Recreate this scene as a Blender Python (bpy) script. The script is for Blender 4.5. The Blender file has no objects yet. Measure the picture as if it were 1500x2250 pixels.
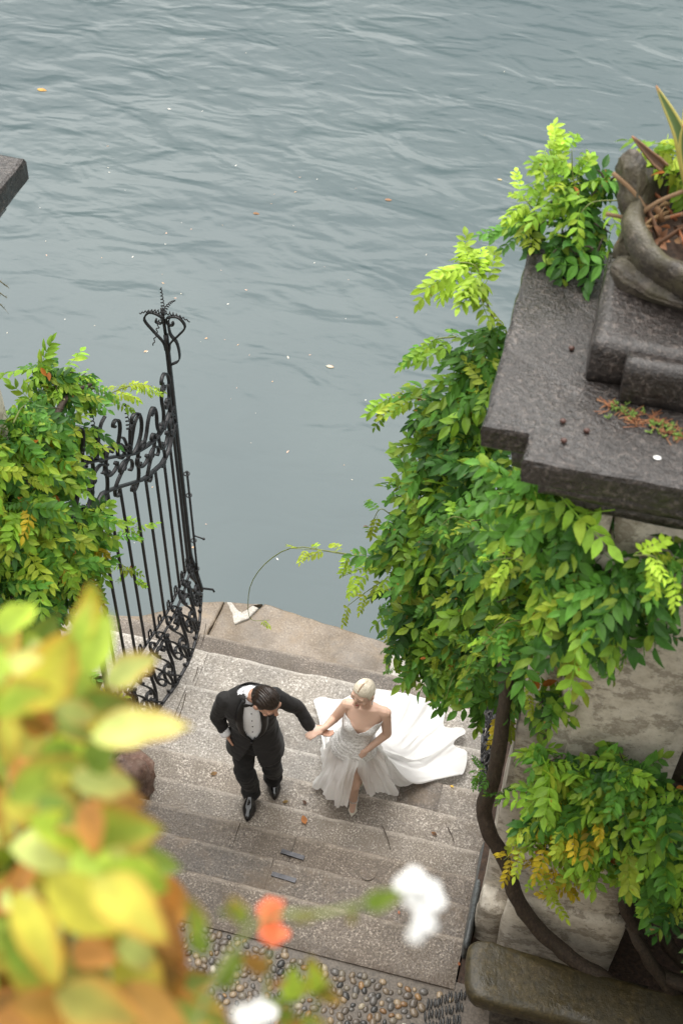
import bpy, bmesh, math, random
import numpy as np
from mathutils import Vector, Matrix, noise as mnoise

# ------------------------------------------------------------------ camera, world, sun, exposure
scene = bpy.context.scene
F, TH, YAW, ROLL, CH = 2800., math.radians(47.4), math.radians(13.3), math.radians(1.33), 9.1
_h = np.array([-math.sin(YAW), math.cos(YAW), 0]); _r0 = np.array([math.cos(YAW), math.sin(YAW), 0]); _z = np.array([0, 0, 1.])
CF = _h*math.cos(TH)-_z*math.sin(TH); _u0 = _h*math.sin(TH)+_z*math.cos(TH)
CR = math.cos(ROLL)*_r0+math.sin(ROLL)*_u0; CU = -math.sin(ROLL)*_r0+math.cos(ROLL)*_u0
def ray(px, py): return CF+CR*(px-750)/F-CU*(py-1125)/F
_d = ray(600, 1763); CAM = -_d*(CH/-_d[2]); CAM[2] = CH
def atz(px, py, z): d = ray(px, py); return CAM+d*((z-CAM[2])/d[2])
def aty(px, py, y): d = ray(px, py); return CAM+d*((y-CAM[1])/d[1])
def atx(px, py, x): d = ray(px, py); return CAM+d*((x-CAM[0])/d[0])
def atd(px, py, t): return CAM+ray(px, py)*t
cam_data = bpy.data.cameras.new('camera'); cam = bpy.data.objects.new('camera', cam_data)
scene.collection.objects.link(cam); scene.camera = cam
cam_data.sensor_fit = 'VERTICAL'; cam_data.sensor_height = 36.0; cam_data.lens = F/2250*36
cam_data.clip_start = 0.05; cam_data.clip_end = 6000
m = Matrix.Identity(4)
for i in range(3): m[i][0] = CR[i]; m[i][1] = CU[i]; m[i][2] = -CF[i]; m[i][3] = CAM[i]
cam.matrix_world = m
cam_data.dof.use_dof = True; cam_data.dof.focus_distance = 9.55; cam_data.dof.aperture_fstop = 2.2

SUN_EL, SUN_AZ = math.radians(62), math.radians(-35)     # azimuth from +Y towards +X
world = bpy.data.worlds.new('World'); scene.world = world; world.use_nodes = True
nt = world.node_tree; nt.nodes.clear()
out = nt.nodes.new('ShaderNodeOutputWorld'); bg = nt.nodes.new('ShaderNodeBackground')
sky = nt.nodes.new('ShaderNodeTexSky'); sky.sky_type = 'NISHITA'; sky.sun_disc = False
sky.sun_elevation = SUN_EL; sky.sun_rotation = SUN_AZ; sky.dust_density = 4.0; sky.air_density = 1.2; sky.altitude = 200
hs = nt.nodes.new('ShaderNodeHueSaturation'); hs.inputs['Saturation'].default_value = 0.16
# overcast: the luminance of a cloud deck rises from horizon to zenith (CIE overcast sky)
tc = nt.nodes.new('ShaderNodeTexCoord'); sep = nt.nodes.new('ShaderNodeSeparateXYZ')
mr = nt.nodes.new('ShaderNodeMapRange'); mr.inputs['From Min'].default_value = 0; mr.inputs['From Max'].default_value = 1
mr.inputs['To Min'].default_value = 4.2; mr.inputs['To Max'].default_value = 8.6
mix = nt.nodes.new('ShaderNodeMix'); mix.data_type = 'RGBA'; mix.inputs[0].default_value = 0.86
cl = nt.nodes.new('ShaderNodeMix'); cl.data_type = 'RGBA'; cl.blend_type = 'MULTIPLY'; cl.inputs[0].default_value = 1
cl.inputs[6].default_value = (1, .985, .96, 1)
nt.links.new(tc.outputs['Generated'], sep.inputs[0]); nt.links.new(sep.outputs['Z'], mr.inputs['Value'])
nt.links.new(mr.outputs[0], cl.inputs[7])
nt.links.new(sky.outputs[0], hs.inputs['Color']); nt.links.new(hs.outputs[0], mix.inputs[6]); nt.links.new(cl.outputs[2], mix.inputs[7])
nt.links.new(mix.outputs[2], bg.inputs['Color']); bg.inputs['Strength'].default_value = 0.128
nt.links.new(bg.outputs[0], out.inputs[0])
sun_data = bpy.data.lights.new('sun', 'SUN'); sun_data.energy = 1.5; sun_data.angle = math.radians(60); sun_data.color = (1, .97, .92)
sun = bpy.data.objects.new('sun', sun_data); scene.collection.objects.link(sun)
sd = Vector((math.sin(SUN_AZ)*math.cos(SUN_EL), math.cos(SUN_AZ)*math.cos(SUN_EL), math.sin(SUN_EL)))
sun.rotation_euler = sd.to_track_quat('Z', 'Y').to_euler()
scene.view_settings.view_transform = 'Standard'; scene.view_settings.look = 'None'
scene.view_settings.gamma = 1.0; scene.view_settings.use_curve_mapping = False
scene.view_settings.exposure = 1.22
scene.render.engine = 'CYCLES'
scene.cycles.max_bounces = 6; scene.cycles.transparent_max_bounces = 8
scene.cycles.use_denoising = True

# ------------------------------------------------------------------ helpers
rng = random.Random(7); nrg = np.random.default_rng(7)
COL = scene.collection
def V(*a): return np.array(a, float)
def unit(v): v = np.asarray(v, float); return v/(np.linalg.norm(v)+1e-12)
def fbm(p, o=3, s=1.0):
    p = Vector((float(p[0])*s, float(p[1])*s, float(p[2])*s)); a = 1; t = 0
    for i in range(o): t += a*mnoise.noise(p); p = p*2.03+Vector((3.1, 1.7, 9.2)); a *= .5
    return t
def tag(o, label=None, cat=None, group=None, kind=None):
    if label: o['label'] = label
    if cat: o['category'] = cat
    if group: o['group'] = group
    if kind: o['kind'] = kind
    return o
def empty(name, loc=(0, 0, 0)):
    o = bpy.data.objects.new(name, None); o.location = loc; o.empty_display_size = .1; COL.objects.link(o); return o
def link(name, mesh, parent=None, mat=None, loc=None):
    o = bpy.data.objects.new(name, mesh); COL.objects.link(o)
    if mat is not None and not mesh.materials: mesh.materials.append(mat)
    if parent is not None:
        o.parent = parent; o.matrix_parent_inverse = Matrix.Translation(parent.location).inverted()
    if loc is not None: o.location = loc
    return o
class MB:
    def __init__(s): s.v = []; s.f = []; s.c = []; s.n = 0
    def add(s, v, f, col=None):
        v = np.asarray(v, float).reshape(-1, 3); s.v.append(v); n = s.n
        s.f.extend([tuple(i+n for i in q) for q in f]); s.n += len(v)
        c = np.ones((len(v), 4)) if col is None else np.tile(np.array([*col, 1.])[:4], (len(v), 1)) if np.ndim(col) == 1 else np.hstack([col, np.ones((len(v), 1))])
        s.c.append(c); return s
    def mesh(s, name, smooth=True, col=False):
        me = bpy.data.meshes.new(name); v = np.vstack(s.v) if s.v else np.zeros((0, 3))
        me.from_pydata(v.tolist(), [], s.f); me.update()
        if smooth: me.polygons.foreach_set('use_smooth', [True]*len(me.polygons))
        if col:
            a = me.color_attributes.new('Col', 'FLOAT_COLOR', 'POINT'); a.data.foreach_set('color', np.vstack(s.c).ravel())
        return me
    def build(s, name, mat, parent=None, smooth=True, col=False):
        return link(name, s.mesh(name, smooth, col), parent, mat)
    def box(s, x0, x1, y0, y1, z0, z1, col=None):
        v = [(x, y, z) for z in (z0, z1) for y in (y0, y1) for x in (x0, x1)]
        return s.add(v, [(0, 2, 3, 1), (4, 5, 7, 6), (0, 1, 5, 4), (1, 3, 7, 5), (3, 2, 6, 7), (2, 0, 4, 6)], col)
    def tube(s, pts, rad, n=8, caps=True, col=None, flat=None, ref=None):
        """tube along pts; rad scalar or list; flat=(a,b) half sizes of a flat bar, ref = side direction"""
        pts = np.asarray(pts, float); k = len(pts); rad = np.broadcast_to(np.asarray(rad, float), (k,))
        T = np.gradient(pts, axis=0); T /= np.linalg.norm(T, axis=1)[:, None]+1e-12
        if ref is None:
            a = V(0, 0, 1) if abs(T[0][2]) < .9 else V(1, 0, 0)
        else: a = np.asarray(ref, float)
        vs = []; nrm = unit(a-T[0]*(a@T[0]))
        for i in range(k):
            if ref is not None: nrm = unit(a-T[i]*(a@T[i]))
            else: nrm = unit(nrm-T[i]*(nrm@T[i]))
            b = np.cross(T[i], nrm)
            if flat:
                w, h = flat
                vs += [pts[i]+nrm*w*x+b*h*y for x, y in ((-1, -1), (1, -1), (1, 1), (-1, 1))]
            else:
                vs += [pts[i]+(nrm*math.cos(q)+b*math.sin(q))*rad[i] for q in np.linspace(0, 2*math.pi, n, endpoint=False)]
        nn = 4 if flat else n
        fs = [(i*nn+j, i*nn+(j+1) % nn, (i+1)*nn+(j+1) % nn, (i+1)*nn+j) for i in range(k-1) for j in range(nn)]
        if caps: fs += [tuple(range(nn))[::-1], tuple((k-1)*nn+j for j in range(nn))]
        return s.add(vs, fs, col)
    def loft(s, rings, caps=True, col=None):
        """rings: list of (n,3) arrays"""
        k = len(rings); n = len(rings[0])
        fs = [(i*n+j, i*n+(j+1) % n, (i+1)*n+(j+1) % n, (i+1)*n+j) for i in range(k-1) for j in range(n)]
        if caps: fs += [tuple(range(n))[::-1], tuple((k-1)*n+j for j in range(n))]
        return s.add(np.vstack(rings), fs, col)
    def ball(s, c, r, ax=None, n=12, k=8, col=None):
        r = np.broadcast_to(np.asarray(r, float), (3,)); ax = np.eye(3) if ax is None else np.asarray(ax)
        vs = [np.asarray(c)-ax[2]*r[2]]
        for i in range(1, k):
            a = -math.pi/2+math.pi*i/k
            for j in range(n):
                q = 2*math.pi*j/n
                vs.append(np.asarray(c)+ax[0]*r[0]*math.cos(a)*math.cos(q)+ax[1]*r[1]*math.cos(a)*math.sin(q)+ax[2]*r[2]*math.sin(a))
        vs.append(np.asarray(c)+ax[2]*r[2]); L = len(vs)-1
        fs = [(0, 1+(j+1) % n, 1+j) for j in range(n)]
        fs += [(1+i*n+j, 1+i*n+(j+1) % n, 1+(i+1)*n+(j+1) % n, 1+(i+1)*n+j) for i in range(k-2) for j in range(n)]
        fs += [(L, 1+(k-2)*n+j, 1+(k-2)*n+(j+1) % n) for j in range(n)]
        return s.add(vs, fs, col)
    def caps(s, a, b, ra, rb, n=10):
        """tapered capsule"""
        a = np.asarray(a, float); b = np.asarray(b, float); d = unit(b-a)
        pts = [a-d*ra*.95, a-d*ra*.7, a, b, b+d*rb*.7, b+d*rb*.95]; rr = [ra*.25, ra*.72, ra, rb, rb*.72, rb*.25]
        return s.tube(pts, rr, n)
def crom(P, n):
    P = np.asarray(P, float); k = len(P); Q = np.vstack([2*P[0]-P[1], P, 2*P[-1]-P[-2]]); o = []
    for t in np.linspace(0, k-1, n):
        i = min(int(t), k-2); u = t-i; a, b, c, d = Q[i:i+4]
        o.append(.5*((2*b)+(-a+c)*u+(2*a-5*b+4*c-d)*u*u+(-a+3*b-3*c+d)*u**3))
    return np.array(o)
def remesh(mb, voxel, smooth=3, name='body'):
    me = mb.mesh('tmp'); o = bpy.data.objects.new('tmp', me); COL.objects.link(o)
    r = o.modifiers.new('r', 'REMESH'); r.mode = 'VOXEL'; r.voxel_size = voxel; r.use_smooth_shade = True
    if smooth:
        s = o.modifiers.new('s', 'SMOOTH'); s.factor = .5; s.iterations = smooth
    dg = bpy.context.evaluated_depsgraph_get(); dg.update()
    res = bpy.data.meshes.new_from_object(o.evaluated_get(dg)); res.name = name
    bpy.data.objects.remove(o); bpy.data.meshes.remove(me)
    res.polygons.foreach_set('use_smooth', [True]*len(res.polygons)); return res
def getv(me): a = np.zeros(len(me.vertices)*3); me.vertices.foreach_get('co', a); return a.reshape(-1, 3)
def setv(me, a): me.vertices.foreach_set('co', np.asarray(a).ravel()); me.update()
def setcol(me, c):
    a = me.color_attributes.get('Col') or me.color_attributes.new('Col', 'FLOAT_COLOR', 'POINT')
    a.data.foreach_set('color', np.hstack([c, np.ones((len(c), 1))]).ravel())
def delfaces(me, fn):
    bm = bmesh.new(); bm.from_mesh(me)
    bmesh.ops.delete(bm, geom=[f for f in bm.faces if fn(f.calc_center_median())], context='FACES'); bm.to_mesh(me); bm.free()

def ering(c, a, b, e1, e2, n=40, sq=2.0):
    o = []
    for q in np.linspace(0, 2*math.pi, n, endpoint=False):
        cx, sy = math.cos(q), math.sin(q); o.append(np.asarray(c)+e1*a*np.sign(cx)*abs(cx)**(2/sq)+e2*b*np.sign(sy)*abs(sy)**(2/sq))
    return np.array(o)

# ------------------------------------------------------------------ materials
class NT:
    def __init__(s, name):
        s.m = bpy.data.materials.new(name); s.m.use_nodes = True; s.t = s.m.node_tree
        s.b = s.t.nodes['Principled BSDF']; s.o = s.t.nodes['Material Output']
    def n(s, ty, **k):
        x = s.t.nodes.new('ShaderNode'+ty)
        for a, b in k.items():
            if a.startswith('_'): setattr(x, a[1:], b)
            else: x.inputs[a.replace('_', ' ')].default_value = b
        return x
    def l(s, a, b): s.t.links.new(a, b)
    def coord(s, scale=(1, 1, 1), kind='Object'):
        c = s.n('TexCoord'); mp = s.n('Mapping'); mp.inputs['Scale'].default_value = scale; s.l(c.outputs[kind], mp.inputs[0]); return mp.outputs[0]
    def noise(s, vec, scale, detail=4, rough=.55, dist=0):
        x = s.n('TexNoise', Scale=scale, Detail=detail, Roughness=rough, Distortion=dist); s.l(vec, x.inputs['Vector']); return x.outputs['Fac']
    def ramp(s, fac, stops, interp='LINEAR'):
        x = s.n('ValToRGB'); x.color_ramp.interpolation = interp; e = x.color_ramp.elements
        while len(e) < len(stops): e.new(.5)
        for i, (p, c) in enumerate(stops):
            e[i].position = p; e[i].color = (*c, 1) if np.ndim(c) else (c, c, c, 1)
        s.l(fac, x.inputs[0]); return x.outputs[0]
    def mix(s, fac, a, b, mode='MIX'):
        x = s.n('Mix', _data_type='RGBA', _blend_type=mode)
        for i, q in ((0, fac), (6, a), (7, b)):
            if hasattr(q, 'links') or hasattr(q, 'is_linked'): s.l(q, x.inputs[i])
            else: x.inputs[i].default_value = q if i == 0 else (*q, 1)
        return x.outputs[2]
    def bump(s, h, strength=.3, dist=.01, prev=None):
        x = s.n('Bump', Strength=strength, Distance=dist); s.l(h, x.inputs['Height'])
        if prev is not None: s.l(prev, x.inputs['Normal'])
        return x.outputs[0]
    def set(s, **k):
        for a, b in k.items():
            i = s.b.inputs[a.replace('_', ' ')]
            if hasattr(b, 'is_linked'): s.l(b, i)
            else: i.default_value = (*b, 1) if isinstance(b, tuple) and len(b) == 3 and i.type == 'RGBA' else b
        return s.m
def granite(name, dark, mid, light, tint, rough=(.28, .6), grain=75, wet=.5, stain=None, bumpd=.006, wear_shade=False, coat=0.):
    k = NT(name); c = k.coord()
    g1 = k.noise(c, grain, 3, .7); g2 = k.noise(c, grain*2.3, 2, .6); big = k.noise(c, 1.3, 4, .6); mid_n = k.noise(c, 7, 5, .65)
    col = k.ramp(g1, [(.35, dark), (.46, mid), (.54, mid), (.65, light)])
    col = k.mix(k.ramp(g2, [(.58, 0), (.7, .6)]), col, light)
    col = k.mix(k.ramp(mid_n, [(.4, 0), (.7, .55)]), col, tint)
    oi = k.n('ObjectInfo'); rv = k.ramp(oi.outputs['Random'], [(0, .82), (1, 1.1)])
    col = k.mix(1., col, rv, 'MULTIPLY')
    dk = k.ramp(big, [(.34, .58), (.6, 1.08)]); col = k.mix(1., col, dk, 'MULTIPLY')
    if stain is not None:
        st = k.noise(c, 3.1, 6, .7, .6); col = k.mix(k.ramp(st, [(.48, 0), (.66, .6)]), col, stain)
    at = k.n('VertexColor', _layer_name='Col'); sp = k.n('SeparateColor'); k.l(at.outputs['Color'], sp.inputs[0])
    if wear_shade:
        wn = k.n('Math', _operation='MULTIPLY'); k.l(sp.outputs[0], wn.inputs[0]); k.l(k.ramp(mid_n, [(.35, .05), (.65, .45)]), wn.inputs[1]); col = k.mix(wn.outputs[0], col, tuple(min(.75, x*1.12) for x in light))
        dn = k.n('Math', _operation='MULTIPLY'); k.l(sp.outputs[1], dn.inputs[0]); k.l(k.ramp(mid_n, [(.3, .2), (.6, .7)]), dn.inputs[1]); col = k.mix(dn.outputs[0], col, tuple(x*y for x, y in zip(dark, (1.25, 1.0, .7))))  # inner corner of the tread darkened: dirt plus painted corner shade
    r = k.ramp(k.noise(c, 2.2, 5, .65), [(.36, rough[0]), (.62, rough[1])])
    b = k.bump(g1, .8, bumpd); b = k.bump(mid_n, .45, .025, b)
    return k.set(Base_Color=col, Roughness=r, Normal=b, Specular_IOR_Level=.55, Coat_Weight=coat, Coat_Roughness=.25)
M = {}  # tread tones hold painted sky reflection: far treads paler, near treads darker
M['step_pale'] = granite('granite_skylit', (.10, .083, .066), (.265, .238, .203), (.64, .60, .545), (.205, .175, .138), (.3, .6), grain=58, bumpd=.009, wear_shade=True)
M['step_mid'] = granite('granite_brown', (.040, .029, .021), (.122, .094, .070), (.41, .35, .285), (.086, .063, .043), (.2, .5), grain=66, stain=(.075, .054, .032), bumpd=.010, wear_shade=True)
M['step_dark'] = granite('granite_wet_shaded', (.038, .029, .022), (.105, .083, .064), (.33, .285, .235), (.078, .058, .04), (.2, .5), grain=58, stain=(.14, .095, .055), bumpd=.010, wear_shade=True)
M['step_soft'] = granite('granite_soft', (.058, .044, .034), (.185, .155, .123), (.56, .505, .435), (.14, .112, .082), (.24, .55), grain=66, stain=(.13, .10, .07), bumpd=.010, wear_shade=True)
M['landing'] = granite('landing_stone', (.085, .062, .040), (.155, .117, .078), (.26, .213, .155), (.118, .082, .047), (.25, .6), grain=50, stain=(.22, .155, .085), bumpd=.003)
M['landing_white'] = granite('landing_white', (.3, .28, .25), (.45, .42, .37), (.66, .63, .58), (.4, .36, .3), (.4, .7), grain=50)
M['cap_stone'] = granite('cap_stone', (.003, .002, .002), (.030, .023, .020), (.14, .115, .10), (.016, .012, .009), (.2, .5), grain=44, coat=.28, stain=(.014, .010, .008), bumpd=.02)
M['dark_rock'] = granite('dark_rock', (.02, .017, .013), (.062, .050, .039), (.15, .125, .098), (.045, .037, .022), (.35, .7), grain=26, stain=(.10, .09, .045), bumpd=.014)
M['bench_stone'] = granite('bench_stone', (.028, .021, .009), (.062, .046, .019), (.11, .082, .036), (.045, .038, .014), (.3, .6), grain=24, stain=(.035, .032, .02), bumpd=.005)
M['red_rock'] = granite('red_rock', (.10, .05, .035), (.2, .11, .08), (.3, .2, .15), (.1, .085, .05), (.35, .7), grain=18, bumpd=.01)
M['blue_slab'] = granite('blue_slab', (.035, .04, .042), (.07, .078, .08), (.13, .14, .14), (.055, .055, .05), (.25, .5), grain=40)
def plaster():
    k = NT('old_plaster'); c = k.coord(); c2 = k.coord((1, 1, 1.35))
    n1 = k.noise(c2, 4.2, 10, .74); n2 = k.noise(c, 14, 6, .7); n3 = k.noise(c, 60, 3, .6); n4 = k.noise(c2, 1.1, 5, .6)
    col = k.ramp(n2, [(.3, (.42, .375, .30)), (.5, (.56, .51, .43)), (.75, (.66, .62, .54))])
    col = k.mix(k.ramp(n1, [(.5, 0), (.56, .75), (.64, .3), (.72, .8)]), col, (.19, .155, .115))
    col = k.mix(k.ramp(n4, [(.52, 0), (.64, .8)]), col, (.085, .075, .06))
    col = k.mix(k.ramp(n3, [(.6, 0), (.72, .5)]), col, (.12, .11, .09))
    b = k.bump(n1, .4, .012); b = k.bump(n3, .3, .004, b)
    return k.set(Base_Color=col, Roughness=.82, Normal=b)
M['plaster'] = plaster()
def simple(name, col, rough=.5, nscale=None, var=.25, bump=0, metallic=0, **kw):
    k = NT(name); c = k.coord()
    if nscale:
        n = k.noise(c, nscale, 5, .6); cc = k.ramp(n, [(.3, tuple(x*(1-var) for x in col)), (.7, tuple(min(1, x*(1+var)) for x in col))])
        k.set(Base_Color=cc)
        if bump: k.set(Normal=k.bump(n, .5, bump))
    else: k.set(Base_Color=tuple(col))
    return k.set(Roughness=rough, Metallic=metallic, **kw)
M['mortar'] = simple('mortar', (.105, .085, .066), .5, 60, .5, .004)
def iron():
    k = NT('wrought_iron'); c = k.coord(); n = k.noise(c, 35, 5, .7); n2 = k.noise(c, 6, 4, .6)
    col = k.ramp(n, [(.35, (.016, .016, .017)), (.6, (.032, .032, .034)), (.8, (.06, .052, .045))])
    r = k.ramp(n2, [(.3, .28), (.7, .5)])
    return k.set(Base_Color=col, Roughness=r, Metallic=.35, Normal=k.bump(n, .3, .002))
M['iron'] = iron()
def bark():
    k = NT('vine_bark'); c = k.coord((1, 1, .3)); n = k.noise(c, 60, 6, .7, .4); n2 = k.noise(k.coord(), 9, 4)
    col = k.ramp(n, [(.3, (.014, .009, .006)), (.55, (.052, .034, .021)), (.75, (.105, .078, .052))])
    col = k.mix(k.ramp(n2, [(.5, 0), (.7, .6)]), col, (.05, .042, .025))
    return k.set(Base_Color=col, Roughness=.7, Normal=k.bump(n, .9, .012))
M['bark'] = bark()
M['stem'] = simple('green_stem', (.17, .2, .05), .5, 20, .3)
M['soil'] = simple('soil', (.045, .026, .016), .8, 30, .6, .03)
def leafmat(name, trans=.35, rough=.38, spot=0.):
    k = NT(name); a = k.n('VertexColor', _layer_name='Col'); oi = k.n('ObjectInfo'); c = k.coord()
    rv = k.ramp(oi.outputs['Random'], [(0, .72), (1, 1.22)])
    col = k.mix(1., a.outputs['Color'], rv, 'MULTIPLY')
    n = k.noise(c, 26, 4, .6); col = k.mix(1., col, k.ramp(n, [(.3, .78), (.7, 1.18)]), 'MULTIPLY')
    if spot:
        s = k.noise(k.coord(kind='Object'), 34, 2, .5); col = k.mix(k.ramp(s, [(.70, 0), (.74, spot)]), col, (.35, .12, .02))
    k.set(Base_Color=col, Roughness=rough, Specular_IOR_Level=.22)
    tr = k.n('BsdfTranslucent'); sat = k.mix(1., col, (1.25, 1.25, .7), 'MULTIPLY'); k.l(sat, tr.inputs['Color'])
    ms = k.n('MixShader'); ms.inputs[0].default_value = trans; k.l(k.b.outputs[0], ms.inputs[1]); k.l(tr.outputs[0], ms.inputs[2]); k.l(ms.outputs[0], k.o.inputs[0])
    return k.m
M['leaf'] = leafmat('leaf', .3, .42, .7)
M['leaf_big'] = leafmat('garden_leaf', .45, .45)
def colmat(name, rough=.5, **kw):
    k = NT(name); a = k.n('VertexColor', _layer_name='Col'); return k.set(Base_Color=a.outputs['Color'], Roughness=rough, **kw)
M['skin'] = colmat('skin', .5, Subsurface_Weight=.12, Subsurface_Radius=(.02, .008, .004), Subsurface_Scale=.5)
def pebblemat():
    k = NT('pebble'); oi = k.n('ObjectInfo'); a = k.n('VertexColor', _layer_name='Col'); n = k.noise(k.coord(), 90, 4, .6)
    col = k.mix(1., a.outputs['Color'], k.ramp(n, [(.3, .7), (.7, 1.2)]), 'MULTIPLY')
    return k.set(Base_Color=col, Roughness=.26)
M['pebble'] = pebblemat()

# ------------------------------------------------------------------ water and far shore
def watermat():
    k = NT('lake_water'); c = k.coord((.62, 1.15, 1)); 
    sx = k.n('SeparateXYZ'); k.l(k.coord(), sx.inputs[0])
    n1 = k.noise(c, 1.5, 2, .42, .7); n2 = k.noise(k.coord((1, 1.9, 1)), 4.2, 2, .45, .5); n3 = k.noise(k.coord(), .35, 2, .5)
    amp = k.n('MapRange', From_Min=2.5, From_Max=11.0, To_Min=.3, To_Max=1.0); k.l(sx.outputs['Y'], amp.inputs['Value'])
    amp2 = k.n('Math', _operation='MULTIPLY'); k.l(amp.outputs[0], amp2.inputs[0]); k.l(k.ramp(n3, [(.3, .55), (.7, 1.0)]), amp2.inputs[1])
    b1 = k.n('Bump', Distance=.085); k.l(n1, b1.inputs['Height']); k.l(amp2.outputs[0], b1.inputs['Strength'])
    a3 = k.n('Math', _operation='MULTIPLY'); a3.inputs[1].default_value = .55; k.l(amp2.outputs[0], a3.inputs[0])
    b2 = k.n('Bump', Distance=.016); k.l(n2, b2.inputs['Height']); k.l(a3.outputs[0], b2.inputs['Strength']); k.l(b1.outputs[0], b2.inputs['Normal'])
    col = k.ramp(n3, [(.3, (.058, .083, .089)), (.7, (.070, .096, .100))])
    return k.set(Base_Color=col, Roughness=.2, IOR=1.333, Specular_IOR_Level=.5, Normal=b2.outputs[0])
M['water'] = watermat()
WZ = -.905
mb = MB(); mb.add([(-2500, -3, WZ), (2500, -3, WZ), (2500, 2500, WZ), (-2500, 2500, WZ)], [(0, 1, 2, 3)])
tag(mb.build('lake_water', M['water'], smooth=False), kind='structure')
mb = MB(); n = 70; vs = []
for i in range(n):
    a = -1.9+3.8*i/(n-1)
    for j, (d, hh) in enumerate(((1500, -5), (1800, 160), (2150, 600), (2400, 900))):
        hz = hh*(1+.35*fbm((a*2.2, j*.7, 0))) if j else -5
        vs.append((math.sin(a)*d, math.cos(a)*d, hz))
mb.add(vs, [(i*4+j, (i+1)*4+j, (i+1)*4+j+1, i*4+j+1) for i in range(n-1) for j in range(3)])
tag(mb.build('mountains', simple('far_slope', (.09, .115, .115), .9, .01, .3)), kind='structure')

# ------------------------------------------------------------------ stairs
NOS = [1.955, 1.675, 1.18, .695, .34, 0., -.30, -.60, -.92]            # lake-side edge of each tread
TZ = [-.70+.14*i for i in range(9)]
TEND = NOS[1:]+[-1.27]
LAND_Z = -.84
def ground_z(y):
    if y > NOS[0]: return LAND_Z
    for i in range(8, -1, -1):
        if y <= NOS[i]: return TZ[i]
def drape_c(y):
    """cloth resting on the nosings and sagging a little between them"""
    for a, b in zip(NOS[1:], NOS[:-1]):
        if a <= y <= b: t = (y-a)/(b-a); return max(ground_z(y)+.004, drape_z(y)-.05*math.sin(math.pi*min(1, t*1.15))*(1-.3*t))
    return drape_z(y)
def drape_z(y):
    ys = [-5, -1.3, *NOS[::-1], 2.4, 5]; zs = [.42, .42, *TZ[::-1], LAND_Z, LAND_Z]
    return float(np.interp(y, ys, zs))
stairs = empty('stairs', (0, 0, -.42)); tag(stairs, kind='structure')
def slab(x0, x1, ynose, yend, zt, mat, seed, thick=.15, name='step_slab'):
    n = max(3, int((x1-x0)/.055)); xs = np.linspace(x0, x1, n+1); prof0 = [(0, -thick), (0, -.02), (-.004, -.007), (-.016, -.001), (-.05, 0)]
    dep = ynose-yend+.03
    prof = prof0+[(-dep*t, 0) for t in (.3, .6, max(.62, 1-.075/dep), 1)]+[(-dep, -thick)]
    rings = []
    for x in xs:
        e = min(x-x0, x1-x)
        r = []
        for i, (dy, dz) in enumerate(prof):
            nz = fbm((x*5, seed*7.3, dy*4), 3); chip = max(0, fbm((x*3.1+seed, seed*3.3, 0), 2)-.35)
            if i < 4: dy2 = dy+nz*.007-chip*.03; dz2 = dz+(nz*.004-chip*.012 if i > 0 else 0)
            else: dy2 = dy; dz2 = dz+fbm((x*2.2, dy*2.2+seed, 5), 3)*.006 if i < len(prof)-1 else dz
            if e < .002 and dz2 > -.05: dz2 -= .006
            r.append((x+(fbm((dy*4, seed, x), 2)*.004 if e < .002 else 0), ynose+dy2, zt+dz2))
        rings.append(np.array(r))
    mb = MB(); mb.loft(rings, True); k_ = len(prof)
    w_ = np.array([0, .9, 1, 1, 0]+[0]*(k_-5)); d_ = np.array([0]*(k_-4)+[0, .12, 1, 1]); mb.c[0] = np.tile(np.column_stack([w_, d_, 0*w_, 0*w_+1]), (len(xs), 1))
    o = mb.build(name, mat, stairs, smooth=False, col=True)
    return o
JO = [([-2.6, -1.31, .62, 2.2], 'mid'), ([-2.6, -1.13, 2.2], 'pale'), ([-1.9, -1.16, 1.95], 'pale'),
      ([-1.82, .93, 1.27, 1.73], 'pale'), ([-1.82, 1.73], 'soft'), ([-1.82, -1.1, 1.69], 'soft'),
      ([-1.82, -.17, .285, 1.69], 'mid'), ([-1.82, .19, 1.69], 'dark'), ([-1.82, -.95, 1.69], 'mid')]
sd_ = 1
core = MB()
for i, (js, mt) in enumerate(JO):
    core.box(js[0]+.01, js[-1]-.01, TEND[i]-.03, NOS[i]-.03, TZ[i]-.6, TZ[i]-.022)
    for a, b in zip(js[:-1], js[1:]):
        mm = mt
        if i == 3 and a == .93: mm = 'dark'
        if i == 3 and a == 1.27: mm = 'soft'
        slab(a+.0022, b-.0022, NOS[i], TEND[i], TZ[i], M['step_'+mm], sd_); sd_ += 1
core.build('stair_core', M['mortar'], stairs, smooth=False)
# landing by the water, slabs with a shared outline
def polyslab(pts, zt, thick, mat, name, parent, seed=0, rough=.012, res=.05):
    P = []; k = len(pts)
    for i in range(k):
        a, b = np.array(pts[i]), np.array(pts[(i+1) % k]); n = max(1, int(np.linalg.norm(b-a)/res))
        for j in range(n):
            p = a+(b-a)*j/n; nn = np.array([(b-a)[1], -(b-a)[0]])/(np.linalg.norm(b-a)+1e-9)
            P.append(p+nn*fbm((p[0]*6, p[1]*6, seed), 3)*rough)
    P = np.array(P); c = P.mean(0); mb = MB(); n = len(P); L = []
    for inset, dz in ((0, -thick), (0, -.02), (.006, -.005), (.02, 0)):
        d = c-P; d /= np.linalg.norm(d, axis=1)[:, None]
        L.append(np.column_stack([P+d*inset, [zt+dz+(fbm((q[0]*4, q[1]*4, seed), 2)*.005 if dz > -.05 else 0) for q in P]]))
    mb.loft(L, False); mb.f.append(tuple(range(3*n, 4*n))); mb.f.append(tuple(range(n))[::-1])
    return mb.build(name, mat, parent, smooth=False)
ya = NOS[0]-.03
polyslab([(-2.75, ya), (-1.30, ya), (-1.255, 2.488), (-1.49, 2.41), (-2.14, 1.99+.02), (-2.6, 1.70)], LAND_Z, .3, M['landing'], 'landing_slab', stairs, 1)
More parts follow.
